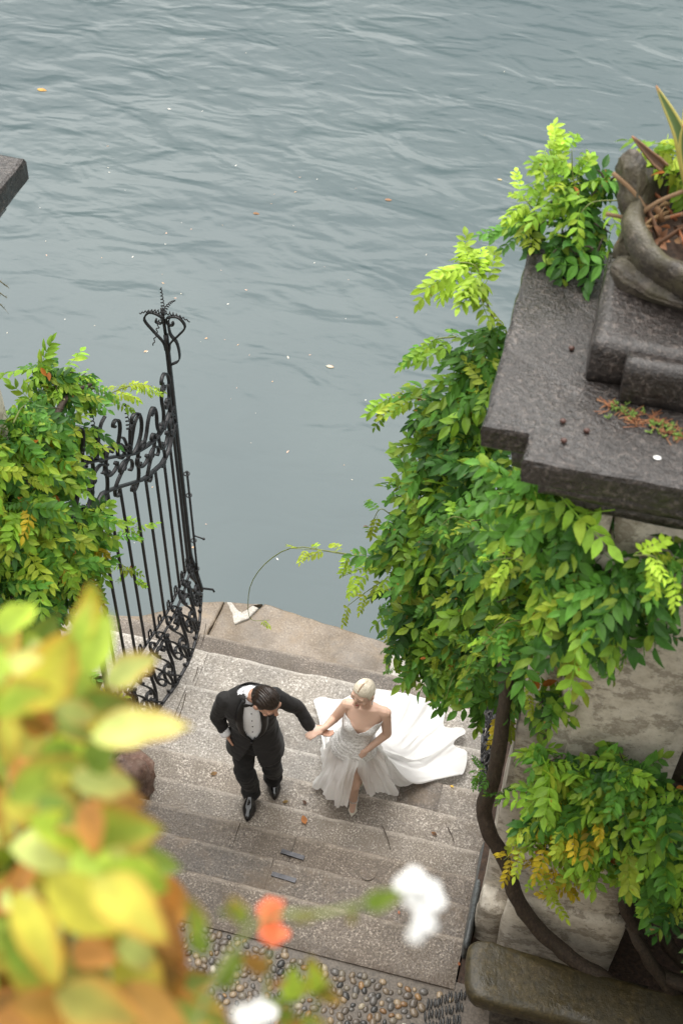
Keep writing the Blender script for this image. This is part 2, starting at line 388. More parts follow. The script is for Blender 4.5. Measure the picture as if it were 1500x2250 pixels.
polyslab([(-1.29, ya), (.515, ya), (.475, 2.395), (-.5, 2.52), (-.865, 2.565), (-.96, 2.33), (-1.08, 2.22), (-1.15, 2.36), (-1.245, 2.49)], LAND_Z, .3, M['landing'], 'landing_slab', stairs, 2)
polyslab([(-1.235, 2.492), (-1.15, 2.37), (-1.078, 2.235), (-.968, 2.345), (-.9, 2.5), (-.96, 2.52), (-1.04, 2.37), (-1.12, 2.43), (-1.19, 2.5)], LAND_Z-.004, .12, M['landing_white'], 'landing_patch', stairs, 3, .008, .03)
polyslab([(-1.2, 2.5), (-1.12, 2.44), (-1.04, 2.38), (-.97, 2.52), (-.88, 2.565)], LAND_Z-.012, .12, M['landing'], 'landing_patch', stairs, 3, .006, .03)
polyslab([(.525, ya), (1.9, ya), (1.7, 2.05), (1.30, 2.17), (.485, 2.392)], LAND_Z+.004, .3, M['landing_white'], 'landing_slab', stairs, 4)
mb = MB(); mb.box(-2.55, 1.85, .3, ya+.02, -1.6, LAND_Z-.02); mb.add([(-2.5, ya, -1.6), (1.6, ya, -1.6), (.5, 2.32, -1.6), (-.9, 2.5, -1.6), (-1.3, 2.4, -1.6), (-2.5, ya, LAND_Z-.05), (1.6, ya, LAND_Z-.05), (.5, 2.32, LAND_Z-.05), (-.9, 2.5, LAND_Z-.05), (-1.3, 2.4, LAND_Z-.05)],
    [(5, 6, 7, 8, 9), (1, 2, 7, 6), (2, 3, 8, 7), (3, 4, 9, 8), (4, 0, 5, 9)])
mb.build('landing_core', M['mortar'], stairs, smooth=False)

# ------------------------------------------------------------------ pebble court above the stairs
court = empty('pebble_court', (0, -1.8, .40)); tag(court, kind='structure')
mb = MB(); nx, ny = 60, 60; vs = []
for j in range(ny+1):
    for i in range(nx+1):
        x = -3+8*i/nx; y = -1.24-3.4*j/ny; vs.append((x, y, .405+fbm((x*7, y*7, 0), 2)*.004))
mb.add(vs, [(j*(nx+1)+i, (j+1)*(nx+1)+i, (j+1)*(nx+1)+i+1, j*(nx+1)+i+1) for j in range(ny) for i in range(nx)])
mb.build('mortar_bed', M['mortar'], court)
PC = [(.17, .13, .09), (.28, .21, .135), (.11, .09, .072), (.34, .29, .21), (.20, .115, .055), (.05, .048, .045), (.11, .10, .09), (.46, .41, .34), (.17, .145, .11), (.26, .155, .07)]
pv = []
for k in range(10):
    mb = MB(); mb.ball((0, 0, 0), (.5, .5, .5), n=8, k=5); v = mb.v[0]; rr = random.Random(k)
    v *= np.array([1+.2*rr.random(), .66+.25*rr.random(), .52]); v += np.array([[fbm(q*3+k*5, 2)*.10 for _ in range(1)]*3 for q in v])[:, :, ] * v
    mb.c[0][:, :3] = PC[k]; pv.append((mb.v[0].copy(), mb.f, mb.c[0].copy(), mb.mesh('pebble', True, True)))
    pv[-1][3].materials.append(M['pebble'])
peb = []; yy = -1.27; row = 0
while yy > -2.35:
    xx = -1.7+(.024 if row % 2 else 0)
    while xx < 1.72:
        x = xx+rng.uniform(-.016, .016); y = yy+rng.uniform(-.015, .015)
        pl = -1.315-.045*(x+.15)/1.8
        if y < pl and not (x > 1.50 and y < -1.42) and rng.random() < .955:
            peb.append((x, y, rng.choices(range(10), [4, 3, 4, 1.3, 2, 3, 3, .6, 3, 1])[0], rng.uniform(.034, .068), rng.uniform(0, 6.28)))
        xx += .058
    yy -= .05; row += 1
def pjt(p): v = np.array([p[0], p[1], .42])-CAM; z = v@CF; return 750+F*(v@CR)/z, 1125-F*(v@CU)/z
def vis(p): a, b = pjt(p); return (430 < a < 1060 and b < 2250)
seen = sorted([p for p in peb if vis(p)], key=lambda p: -p[3]*(1 if pjt(p)[0] > 480 else .5))
big = seen[:300]; bigset = set(map(id, big))
for p in big:
    o = bpy.data.objects.new('pebble', pv[p[2]][3]); COL.objects.link(o); o.parent = court; o.matrix_parent_inverse = Matrix.Translation(court.location).inverted()
    o.location = (p[0], p[1], .407); o.scale = (p[3],)*3; o.rotation_euler = (0, 0, p[4])
mb = MB()
for p in peb:
    if id(p) in bigset: continue
    c, s = math.cos(p[4]), math.sin(p[4]); v = pv[p[2]][0]*p[3]; v = np.column_stack([v[:, 0]*c-v[:, 1]*s+p[0], v[:, 0]*s+v[:, 1]*c+p[1], v[:, 2]+.407]); mb.add(v, pv[p[2]][1], pv[p[2]][2][:, :3])
tag(mb.build('pebbles', M['pebble'], court, True, True), kind='stuff')
# slates set on edge in the corner beside the bench
for k in range(120):
    col_ = k % 12; rw = k//12
    x = 1.535+.021*col_+rng.uniform(-.004, .004); y = -1.44-.088*rw+.012*col_+rng.uniform(-.01, .01)
    mb = MB(); L = rng.uniform(.065, .09)/2; w = .0085
    mb.ball((0, 0, 0), (w, L, .02), n=8, k=5); ce = [.035+.03*rng.random()]*3; mb.c[0][:, :3] = ce
    o = mb.build('edge_slate', M['pebble'], court, True, True); o.location = Vector((x, y, .41)); o.rotation_euler = (0, 0, rng.uniform(-.15, .15)+.12)

# ------------------------------------------------------------------ gate pillars
CAPZ = 5.4
def roughbox(mb, x0, x1, y0, y1, z0, z1, res=.09, amp=.012, bev=.02, seed=0):
    """box with worn, slightly uneven faces and rounded edges"""
    nx, ny, nz = [max(2, int(round(d/res))) for d in (x1-x0, y1-y0, z1-z0)]
    bm = bmesh.new(); bmesh.ops.create_cube(bm, size=1)
    idx = {}; vs = []; fs = []
    def vid(i, j, k):
        if (i, j, k) not in idx:
            p = np.array([x0+(x1-x0)*i/nx, y0+(y1-y0)*j/ny, z0+(z1-z0)*k/nz]); c = np.array([(x0+x1)/2, (y0+y1)/2, (z0+z1)/2])
            on = (i in (0, nx))+(j in (0, ny))+(k in (0, nz))
            if on >= 2:
                q = np.array([(-1 if i == 0 else 1 if i == nx else 0), (-1 if j == 0 else 1 if j == ny else 0), (-1 if k == 0 else 1 if k == nz else 0)])
                p = p-q*bev*(.55+.5*abs(fbm(p*5+seed, 2)))
            p = p+np.array([fbm(p*3+seed, 3), fbm(p*3+seed+31, 3), fbm(p*3+seed+77, 3)])*amp
            idx[(i, j, k)] = len(vs); vs.append(p)
        return idx[(i, j, k)]
    for i in range(nx):
        for j in range(ny):
            fs.append((vid(i, j, 0), vid(i, j+1, 0), vid(i+1, j+1, 0), vid(i+1, j, 0))); fs.append((vid(i, j, nz), vid(i+1, j, nz), vid(i+1, j+1, nz), vid(i, j+1, nz)))
    for i in range(nx):
        for k in range(nz):
            fs.append((vid(i, 0, k), vid(i+1, 0, k), vid(i+1, 0, k+1), vid(i, 0, k+1))); fs.append((vid(i, ny, k), vid(i, ny, k+1), vid(i+1, ny, k+1), vid(i+1, ny, k)))
    for j in range(ny):
        for k in range(nz):
            fs.append((vid(0, j, k), vid(0, j, k+1), vid(0, j+1, k+1), vid(0, j+1, k))); fs.append((vid(nx, j, k), vid(nx, j+1, k), vid(nx, j+1, k+1), vid(nx, j, k+1)))
    bm.free(); mb.add(vs, fs); return mb
def mirror_mb(mb, s):
    if s < 0:
        for v in mb.v: v[:, 0] *= -1
        mb.f = [tuple(f[::-1]) for f in mb.f]
    return mb
def rb(name, mat, parent, s, *a, **k):
    mb = MB(); roughbox(mb, *a, **k); return mirror_mb(mb, s).build(name, mat, parent)
def pillar(s, label):
    base = empty('gate_pillar', (2.28*s, -.3, .3)); tag(base, label, 'pillar', 'pillars of the water gate')
    rb('shaft', M['plaster'], base, s, 1.93, 2.64, -.9, .42, .2, 4.86, res=.13, amp=.012, bev=.015)
    rb('raised_panel', M['plaster'], base, s, 2.03, 2.56, -.925, -.88, 1.6, 4.45, res=.11, amp=.008, bev=.01, seed=4)
    rb('pilaster', M['plaster'], base, s, 1.745, 1.94, -.72, .30, -.3, 4.8, res=.12, amp=.01, bev=.012, seed=9)
    rb('pilaster_base', M['plaster'], base, s, 1.735, 1.94, -.90, -.70, .3, .92, res=.06, amp=.012, bev=.02, seed=12)
    rb('plinth', M['plaster'], base, s, 1.91, 2.70, -.955, -.86, .3, 1.22, res=.1, amp=.012, bev=.02, seed=15)
    rb('frieze_band', M['plaster'], base, s, 1.86, 2.72, -.985, .44, 4.60, 4.72, res=.12, amp=.008, bev=.015, seed=20)
    rb('frieze_band', M['plaster'], base, s, 1.872, 1.965, -.98, -.86, 4.722, 5.0, res=.06, amp=.004, bev=.01, seed=21)
    rb('frieze_panel', M['plaster'], base, s, 1.967, 2.66, -.955, .43, 4.722, 5.02, res=.12, amp=.005, bev=.01, seed=22)
    rb('cornice', M['cap_stone'], base, s, 1.72, 2.80, -1.03, .40, 5.02, 5.12, res=.1, amp=.012, bev=.02, seed=25)
    rb('cornice', M['cap_stone'], base, s, 1.60, 2.92, -1.085, .39, 5.122, 5.25, res=.1, amp=.014, bev=.03, seed=26)
    rb('pilaster_cornice', M['cap_stone'], base, s, 1.46, 1.75, -.90, .36, 5.06, 5.245, res=.08, amp=.014, bev=.03, seed=28)
    # cap slab with a step in its outline
    pts = [(1.535, -1.15), (3.0, -1.15), (3.0, .40), (1.34, .40), (1.34, -.985), (1.535, -.985)]
    mb = MB(); P = []
    for i in range(6):
        a, b = np.array(pts[i]), np.array(pts[(i+1) % 6]); n = max(2, int(np.linalg.norm(b-a)/.05))
        for j in range(n): P.append(a+(b-a)*j/n)
    P = np.array(P); k = len(P); rings = []
    cen = np.array([2.2, -.35])
    for inset, z in ((.02, 5.252), (.004, 5.27), (0, 5.37), (.006, 5.392), (.022, CAPZ)):
        dd = np.clip((cen-P)/.35, -1, 1)
        rings.append(np.array([[p[0]+d[0]*inset+fbm((p[0]*7, p[1]*7, z*9), 3)*.010, p[1]+d[1]*inset+fbm((p[0]*7+9, p[1]*7, z*9), 3)*.010, z+fbm((p[0]*5, p[1]*5, 3), 2)*.004] for p, d in zip(P, dd)]))
    mb.loft(rings, False); mb.f.append(tuple(range(4*k, 5*k))); mb.f.append(tuple(range(k))[::-1])
    mirror_mb(mb, s).build('cap_slab', M['cap_stone'], base, smooth=False)
    return base
gd = MB(); gd.box(1.70, 8, -1.32, 1.0, -.6, .397); gd.box(-8, -1.83, -1.32, .35, -.6, .397); tag(gd.build('ground', M['soil'], None, False), kind='structure')
PR = pillar(1, 'tall plastered gate pillar under a notched dark stone cap, wrapped in green vine')
PL = pillar(-1, 'gate pillar mostly hidden behind leafy vine, corner of its cap jutting out over the water')
# lip of broken stone on the cap beyond the gate (left pillar)
mb = MB(); roughbox(mb, -1.75, -1.48, .12, .33, CAPZ, CAPZ+.20, res=.05, amp=.035, bev=.05, seed=41); mb.build('cap_block', M['cap_stone'], PL)

def sidewall(s, label):
    t = empty('garden_wall', (4.2*s, .1, .3)); tag(t, label, 'wall', 'garden walls beside the pillars')
    rr = random.Random(5+s); z = -1.2
    while z < 3.0:
        h = rr.uniform(.24, .36); x = 2.66
        while x < 6.4:
            w = rr.uniform(.35, .7); mb = MB()
            roughbox(mb, x+.008, min(x+w, 6.4)-.008, -.30, .24, z+.008, z+h-.008, res=.15, amp=.02, bev=.03, seed=rr.random()*90)
            mirror_mb(mb, s).build('stone', M['dark_rock'], t); x += w
        z += h
    mb = MB(); mb.box(2.66, 6.4, -.26, .2, -1.3, z-.03); mirror_mb(mb, s).build('wall_core', M['mortar'], t, smooth=False)
    return t
sidewall(1, 'dark rubble stone wall in the shade behind the vine trunks')
sidewall(-1, 'rubble stone wall behind the leafy vine by the water')
for s, lab in ((1, 'dark stone stringer edging the stairs below the vine-clad pillar'), (-1, 'dark stone stringer edging the stairs below the autumn leaves')):
    mb = MB(); roughbox(mb, 1.682, 1.735, -1.06, .0, .0, .60, res=.07, amp=.008, bev=.015, seed=50+s)
    v = mb.v[0]; v[:, 2] += np.interp(v[:, 1], [-1.06, -.85, 0], [.02, 0, -.42]); mirror_mb(mb, s)
    tag(mb.build('stair_stringer', M['blue_slab']), lab, 'kerb stone', 'stringers of the stairs')

# ------------------------------------------------------------------ wrought iron gate leaves
def spiral2d(kind, n=46):
    u = np.linspace(-1, 1, n)
    kap = (1.6+17*np.abs(u)**4) if kind == 'C' else np.sign(u)*(1.0+18*np.abs(u)**3)
    th = np.concatenate([[0], np.cumsum((kap[1:]+kap[:-1])/2*(u[1]-u[0]))]); th -= th[n//2]
    p = np.cumsum(np.column_stack([np.cos(th), np.sin(th)]), axis=0); lo, hi = p.min(0), p.max(0)
    return (p-(lo+hi)/2)/(hi-lo).max()
SC = {'C': spiral2d('C'), 'S': spiral2d('S')}
GY = [.42, .5, 1.08, 1.32, 1.54, 1.84, 2.20]; GX = [-1.535, -1.53, -1.50, -1.46, -1.43, -1.42, -1.44]
AY = [.42, .82, 1.1, 1.39, 1.8, 2.2]; AA = [.15, .21, .26, .24, .17, .08]
def gp(y, z):
    b = max(0., min(1.25, (.1-z)/.48))**.85
    return V(np.interp(y, GY, GX)+np.interp(y, AY, AA)*b, y, z)
def railfit(px, hinge):
    q = [atx(a, b, -1.46) for a, b in px]; ys = [hinge[0]]+[p[1] for p in q]; zs = [hinge[1]]+[p[2] for p in q]
    o = np.argsort(ys); return np.array(ys)[o], np.array(zs)[o]
R1 = railfit([(240, 1086), (309, 1053), (345, 1018), (364, 985), (375, 935)], (.42, 2.2))
R2 = railfit([(200, 1022), (291, 997), (330, 965), (352, 935), (370, 898)], (.42, 2.42))
def up1(y): return float(np.interp(y, *R1))
def up2(y): return float(np.interp(y, *R2))
def gate(s, label, dx=0., bs=1.):
    def gp(y, z):
        b = max(0., min(1.25, (.1-z)/.48))**.85
        return V(np.interp(y, GY, GX)+dx+bs*np.interp(y, AY, AA)*b, y, z)
    g = empty('gate_leaf', (1.5*-s if False else -1.5*s, 1.3, -.4)); tag(g, label, 'gate', 'leaves of the wrought iron water gate')
    def B(mb, name):
        return mirror_mb(mb, s).build(name, M['iron'], g)
    H0, H1 = .45, 2.20
    def rail(fn, a, b, w, h, name, n=40):
        mb = MB(); mb.tube([gp(y, fn(y)) for y in np.linspace(a, b, n)], 1, flat=(w, h), ref=(1, 0, 0)); B(mb, name)
    rail(lambda y: .10, H0, H1, .012, .008, 'spike_rail'); rail(lambda y: .025, H0, H1, .011, .006, 'lower_rail')
    rail(lambda y: -.37, .72, H1-.03, .013, .01, 'bottom_rail')
    rail(up1, H0, H1-.02, .020, .007, 'arched_rail'); rail(up2, H0, H1-.03, .020, .007, 'arched_rail')
    mb = MB(); mb.tube([gp(H0, z) for z in np.linspace(-.25, 2.5, 30)], 1, flat=(.018, .018), ref=(1, 0, 0)); B(mb, 'hinge_stile')
    mb = MB(); mb.tube([gp(H1, z) for z in np.linspace(-.37, 2.75, 36)], 1, flat=(.015, .018), ref=(1, 0, 0)); B(mb, 'latch_stile')
    mb = MB(); mb.tube([gp(H1-.075, z) for z in np.linspace(-.37, 2.3, 30)], 1, flat=(.011, .011), ref=(1, 0, 0)); B(mb, 'inner_stile')
    bars = np.linspace(H0+.17, H1-.19, 9)
    for y in bars:
        mb = MB(); mb.tube([gp(y, z) for z in np.linspace(.10, up1(y), 6)], .0135, 8); B(mb, 'bar')
    for y in np.arange(H0+.085, H1-.08, (bars[1]-bars[0])/1):
        mb = MB()                                                   # small open spike between the bars
        q = [(y-.02, .11), (y-.022, .17), (y-.012, .21), (y, .19), (y+.012, .21), (y+.022, .17), (y+.02, .11)]
        mb.tube([gp(a, b) for a, b in crom(q, 18)], 1, flat=(.007, .003), ref=(1, 0, 0)); B(mb, 'spike')
    def scroll(kind, y, z, size, ang, mir=1, w=.014, name='scroll'):
        p = SC[kind]*size; p = p*np.array([1, mir]); c, sn = math.cos(ang), math.sin(ang)
        P = [gp(y+a*c-b*sn, z+a*sn+b*c) for a, b in p]
        mb = MB(); mb.tube(P, 1, flat=(w, .006), ref=(1, 0, 0)); B(mb, name)
    def collar(y, z):
        mb = MB(); p = gp(y, z); mb.box(p[0]-.014, p[0]+.014, p[1]-.014, p[1]+.014, p[2]-.012, p[2]+.012); B(mb, 'collar')
    # ornate belly panel
    cells = np.linspace(H0+.10, H1-.10, 11)
    for i, y in enumerate(cells):
        mir = 1 if i % 2 else -1
        scroll('S', y, -.10, .30, math.radians(62*mir), mir); scroll('C', y+.05*mir, -.27, .21, math.radians(90 if i % 2 else -90), 1)
        scroll('C', y-.04*mir, .0-.04, .12, math.radians(180 if i % 3 else 0), 1); collar(y, -.18); collar(y+.05, -.02)
    for i in range(10):
        y = (cells[i]+cells[i+1])/2
        mb = MB(); mir = 1 if i % 2 else -1
        mb.tube([gp(a, b) for a, b in crom([(y-.11*mir, .02), (y-.03*mir, -.1), (y+.02*mir, -.22), (y+.12*mir, -.36)], 14)], 1, flat=(.014, .007), ref=(1, 0, 0)); B(mb, 'brace')
    # scroll band between the arched rails
    ys = np.linspace(H0+.13, H1-.16, 8)
    for i, y in enumerate(ys):
        zc = (up1(y)+up2(y))/2; hgt = max(.11, up2(y)-up1(y)); sl = math.atan2(up1(y+.03)-up1(y-.03), .06); mir = 1 if i % 2 else -1
        scroll('S', y, zc, hgt*1.12, sl+math.radians(55*mir), mir); scroll('C', y+.06, zc+.0, hgt*.62, sl+math.radians(180 if i % 2 else 0)); collar(y+.03, zc)
    # crest above the upper rail: leaf-like calyx and big scrolls climbing to the latch post
    for y, dz, sz, ang, kd, mir in ((.75, .16, .30, 60, 'S', 1), (.98, .14, .26, 120, 'S', -1), (1.22, .17, .34, 60, 'S', 1), (1.45, .20, .34, 75, 'C', 1), (1.62, .17, .30, 60, 'S', -1),
                                (1.80, .16, .30, 80, 'S', 1), (1.95, .20, .30, 100, 'S', -1), (2.07, .28, .34, 95, 'C', 1), (2.10, .05, .22, 80, 'S', 1)):
        scroll(kd, y, up2(y)+dz, sz, math.radians(ang), mir, .014)
    for y in (1.33, .9):
        mb = MB(); z0 = up2(y)
        for da in (-.11, -.05, .05, .12):
            mb.tube([gp(a, b) for a, b in crom([(y, z0), (y+da*.4, z0+.10), (y+da*1.0, z0+.22), (y+da*1.7, z0+.25)], 14)], 1, flat=(.013, .004), ref=(1, 0, 0))
        B(mb, 'calyx')
        t = np.linspace(0, 1, 70); mb = MB(); c0 = gp(y+.03, z0+.1)
        mb.tube(np.column_stack([c0[0]+.017*(1-.6*t)*np.cos(t*44), c0[1]+.017*(1-.6*t)*np.sin(t*44), c0[2]+.12+.27*t]), .0045, 6); B(mb, 'corkscrew')
    # crown finial on the latch post
    base = gp(H1, 2.75); top = aty(349, 690, H1)[2]; zb = aty(366, 757, H1)[2]
    mb = MB(); mb.tube([(base[0], H1, 2.7), (base[0], H1, zb+.02), (base[0]-.01, H1, top+.06)], .014, 8); B(mb, 'finial_post')
    hh = top-zb
    for ax in ((1, 0),):
        for sg in (1, -1):
            q = crom([(.015, -.06), (.03, .02), (.10, hh*.38), (.165, hh*.72), (.12, hh*.99), (.05, hh*.97), (.015, hh*.86), (.03, hh*.70), (.07, hh*.72), (.065, hh*.82)], 34)
            mb = MB(); k = 1 if ax[0] else .75
            mb.tube([(base[0]+ax[0]*a*sg*k, H1+ax[1]*a*sg*k, zb+b) for a, b in q], 1, flat=(.011, .007), ref=(ax[1], ax[0], 0)); B(mb, 'crown_rib')
    for d in ((0, 0, 1), (.85, .1, .12), (-.8, -.1, .25), (-.2, -.7, -.5), (.1, .8, .3)):
        t = np.linspace(0, 1, 80); L = .24 if d[2] > .9 else .2; d = unit(d); e1 = unit(np.cross(d, (.3, .9, .2))); e2 = np.cross(d, e1); r = .016*(1-.72*t)
        P = V(base[0], H1, top+.02)+np.outer(t*L, d)+np.outer(r*np.cos(t*48), e1)+np.outer(r*np.sin(t*48), e2)+np.outer(-.09*t*t*(d[2] < .9), V(0, 0, 1))
        mb = MB(); mb.tube(P, .0045, 6); B(mb, 'corkscrew')
    mb = MB(); mb.tube([V(base[0], H1, 2.5+.0)+V(.02+.12*a, 0, b) for a, b in crom([(0, -.05), (.6, .02), (.55, .18), (.15, .26), (.1, .38), (.25, .42)], 22)], 1, flat=(.004, .018), ref=(1, 0, 0)); B(mb, 'scroll')
    # cane bolt beside the latch post
    x0 = gp(H1, 1)[0]+.055; mb = MB(); mb.tube([(x0, H1, 1.25), (x0, H1, -.30), (x0+.015, H1, -.33), (x0+.13, H1+.02, -.34), (x0+.14, H1+.02, -.37)], .011, 8); B(mb, 'cane_bolt')
    mb = MB(); mb.tube([(x0, H1, .42), (x0+.09, H1, .40)], .007, 6); mb.ball((x0+.095, H1, .40), .013); B(mb, 'bolt_handle')
    for z in (1.22, .95, .35, -.05):
        mb = MB(); t = np.linspace(0, 2*math.pi, 14); mb.tube(np.column_stack([x0-.005+.024*np.cos(t), H1+.024*np.sin(t), z+0*t]), .006, 6, caps=False); B(mb, 'bolt_ring')
    for z in (-.1, 1.0, 2.2):
        mb = MB(); p = gp(H0, z); mb.tube([p+V(-.02, -.03, -.04), p+V(-.02, -.03, .04)], .02, 8); mb.box(p[0]-.24, p[0]-.015, p[1]-.045, p[1]-.03, z-.015, z+.015); B(mb, 'hinge')
    return g
gate(1, 'black wrought iron gate leaf with tall crown finial, standing open beside the water')
gate(-1, 'black scrolled gate leaf folded back by the pillar, mostly hidden under the vine', -.13, .35)

# ------------------------------------------------------------------ leaves
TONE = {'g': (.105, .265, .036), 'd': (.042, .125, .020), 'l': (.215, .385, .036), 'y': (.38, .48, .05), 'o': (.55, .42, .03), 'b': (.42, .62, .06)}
def leaflet(L, W, bend=.25, fold=.25, nseg=4):
    """ovate pointed leaflet along +Y, normal +Z; 3 columns"""
    ts = np.linspace(0, 1, nseg+1); wid = np.interp(ts, [0, .12, .35, .6, .85, 1], [.06, .55, 1., .9, .42, .02])*W/2
    vs = []
    for t, w in zip(ts, wid):
        z = -bend*L*t*t; vs += [(-w, L*t, z+fold*w), (0, L*t, z), (w, L*t, z+fold*w)]
    fs = []
    for i in range(nseg):
        a = i*3; fs += [(a, a+1, a+4, a+3), (a+1, a+2, a+5, a+4)]
    return np.array(vs), fs
def rotm(ax, a): return np.array(Matrix.Rotation(a, 3, Vector(ax)))
def compound(seed, tone, pairs=None, drop=0):
    r = random.Random(seed*13+5); mb = MB(); L = r.uniform(.20, .27); pairs = pairs or r.choice((4, 5, 5, 6)); droop = r.uniform(.15, .5)
    base = np.array(TONE[tone])
    def rp(t): return np.array([.03*math.sin(t*2+seed), L*t*(1-.12*droop*t), -droop*L*t*t*.8])
    mb.tube([rp(t) for t in np.linspace(0, 1, 5)], .0022, 3, caps=False, col=tuple(base*1.2))
    for k in range(pairs*2+1):
        t = 1. if k == pairs*2 else .18+.78*(k//2)/(pairs-.5); s = 0 if k == pairs*2 else (1 if k % 2 else -1)
        ll = r.uniform(.066, .086)*(1-.25*abs(t-.55)); v, f = leaflet(ll, ll*r.uniform(.44, .56), r.uniform(.1, .45), r.uniform(.1, .4))
        yaw = -s*math.radians(r.uniform(50, 68))*(1-.25*t); R = rotm((0, 0, 1), yaw)@rotm((0, 1, 0), r.uniform(-.35, .35))@rotm((1, 0, 0), -r.uniform(.0, .45))
        c = base*r.uniform(.75, 1.25)
        if r.random() < .1: c = c*.5+np.array(TONE['y'])*.5
        if tone in 'gdl' and r.random() < .004: c = np.array([.45, .16, .03])
        mb.add(v@R.T+rp(t), f, np.clip(np.tile(c, (len(v), 1))*np.linspace(.9, 1.12, len(v))[:, None], 0, 1))
    return np.vstack(mb.v), mb.f, np.vstack(mb.c)[:, :3], mb
LEAF = {}
for t_ in TONE:
    LEAF[t_] = []
    for k in range(7):
        v, f, c, mb = compound(k+ord(t_), t_); me = mb.mesh('leaf', False, True); me.materials.append(M['leaf']); LEAF[t_].append((v, f, c, me))
def frame(d, n):
    d = unit(d); n = np.asarray(n, float); n = unit(n-d*(n@d)); x = np.cross(d, n); return np.column_stack([x, d, n])
class Vine:
    def __init__(s, name, label, loc, cat='vine', group=None, limit=300):
        s.root = empty(name, loc); tag(s.root, label, cat, group); s.L = []; s.limit = limit; s.stems = MB(); s.tw = []; s.r = random.Random(len(label)*31)
    def leaf(s, p, d, n, tone, sc=1.):
        s.L.append((np.asarray(p, float), frame(d, n), tone, s.r.randrange(7), sc))
    def tone(s, w): ks = list(w); return s.r.choices(ks, [w[k] for k in ks])[0]
    def blob(s, c, rad, count, w, sc=1., droop=.4, inner=.55):
        c = np.asarray(c, float); rad = np.broadcast_to(rad, (3,))
        for _ in range(count):
            while True:
                u = unit([s.r.gauss(0, 1), s.r.gauss(0, 1), s.r.gauss(0, 1)])
                tocam = unit(CAM-c)
                if u@tocam > -.25 or s.r.random() < .22: break
            rr = inner+(1.0-inner)*s.r.random()**.6; rr *= 1+.18*fbm(c*3+u*2.2, 2)
            p = c+u*rad*rr
            d = u*np.array([1, 1, .5])*.9+np.array([s.r.gauss(0, .45), s.r.gauss(0, .45), -droop+s.r.gauss(0, .3)])
            n = u*.55+np.array([s.r.gauss(0, .25), s.r.gauss(0, .25)-.18, .85])
            t = s.tone(w)
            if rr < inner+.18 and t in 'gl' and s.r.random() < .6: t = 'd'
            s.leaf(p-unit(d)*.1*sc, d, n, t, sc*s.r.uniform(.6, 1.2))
        for _ in range(3):
            u = unit([s.r.gauss(0, 1), s.r.gauss(0, 1), s.r.gauss(0, .6)]); s.tw.append((MB().tube(crom([c, c+u*rad*.5+V(0, 0, .02), c+u*rad*.95], 6), [.007, .0065, .006, .005, .004, .003], 5), 'bark'))
    def shoot(s, pts, w, n, sc=1., r0=.006, tip=None, gap0=.1):
        P = crom(pts, 24); s.tw.append((MB().tube(P, np.linspace(r0, .002, 24), 5), 'stem'))
        for k in range(n):
            t = gap0+(1-gap0)*k/(n-1 or 1); i = min(22, int(t*23)); T = unit(P[i+1]-P[i]); side = unit(np.cross(T, V(0, 0, 1)))*(1 if k % 2 else -1)
            d = side*.8+T*.5+V(s.r.gauss(0, .2), s.r.gauss(0, .2), -.1+s.r.gauss(0, .25)); tone = tip if (tip and t > .6) else s.tone(w)
            s.leaf(P[i], d, V(s.r.gauss(0, .2), -.2, 1), tone, sc*s.r.uniform(.7, 1.)*(1-.35*max(0, t-.6)))
    def trunk(s, pts, rad, name='trunk', n=40, wob=.12):
        P = crom(pts, n); R = crom(np.array(rad)[:, None], n)[:, 0] if len(rad) == len(pts) else np.linspace(rad[0], rad[-1], n)
        mb = MB(); mb.tube(P, R, 12); v = mb.v[0]; ax = np.repeat(P, 12, axis=0)
        v[:] = ax+(v-ax)*np.array([1+wob*2*fbm((q[0]*9, q[1]*9, q[2]*4), 3) for q in v])[:, None]
        return mb.build(name, M['bark'], s.root)
    def done(s):
        sc_ = [((CAM-p)@unit(CAM-p), i) for i, (p, *_q) in enumerate(s.L)]
        cen = np.mean([p for p, *_q in s.L], axis=0)
        score = [np.linalg.norm(CAM-p)-.8*((p-cen)@unit(CAM-cen)) for p, *_q in s.L]
        order = np.argsort(score); big = set(order[:s.limit].tolist()); mb = MB()
        for i, (p, R, t, k, sc) in enumerate(s.L):
            v, f, c, me = LEAF[t][k]
            if i in big:
                o = bpy.data.objects.new('leaf', me); COL.objects.link(o); o.parent = s.root; o.matrix_parent_inverse = Matrix.Translation(s.root.location).inverted()
                m4 = Matrix((R*sc).tolist()).to_4x4(); m4.translation = Vector(p); o.matrix_basis = m4
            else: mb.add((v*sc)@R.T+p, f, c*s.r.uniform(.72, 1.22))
        if mb.n: tag(mb.build('foliage', M['leaf'], s.root, False, True), kind='stuff')
        for b_, mt in s.tw: b_.build('twig', M[mt], s.root)

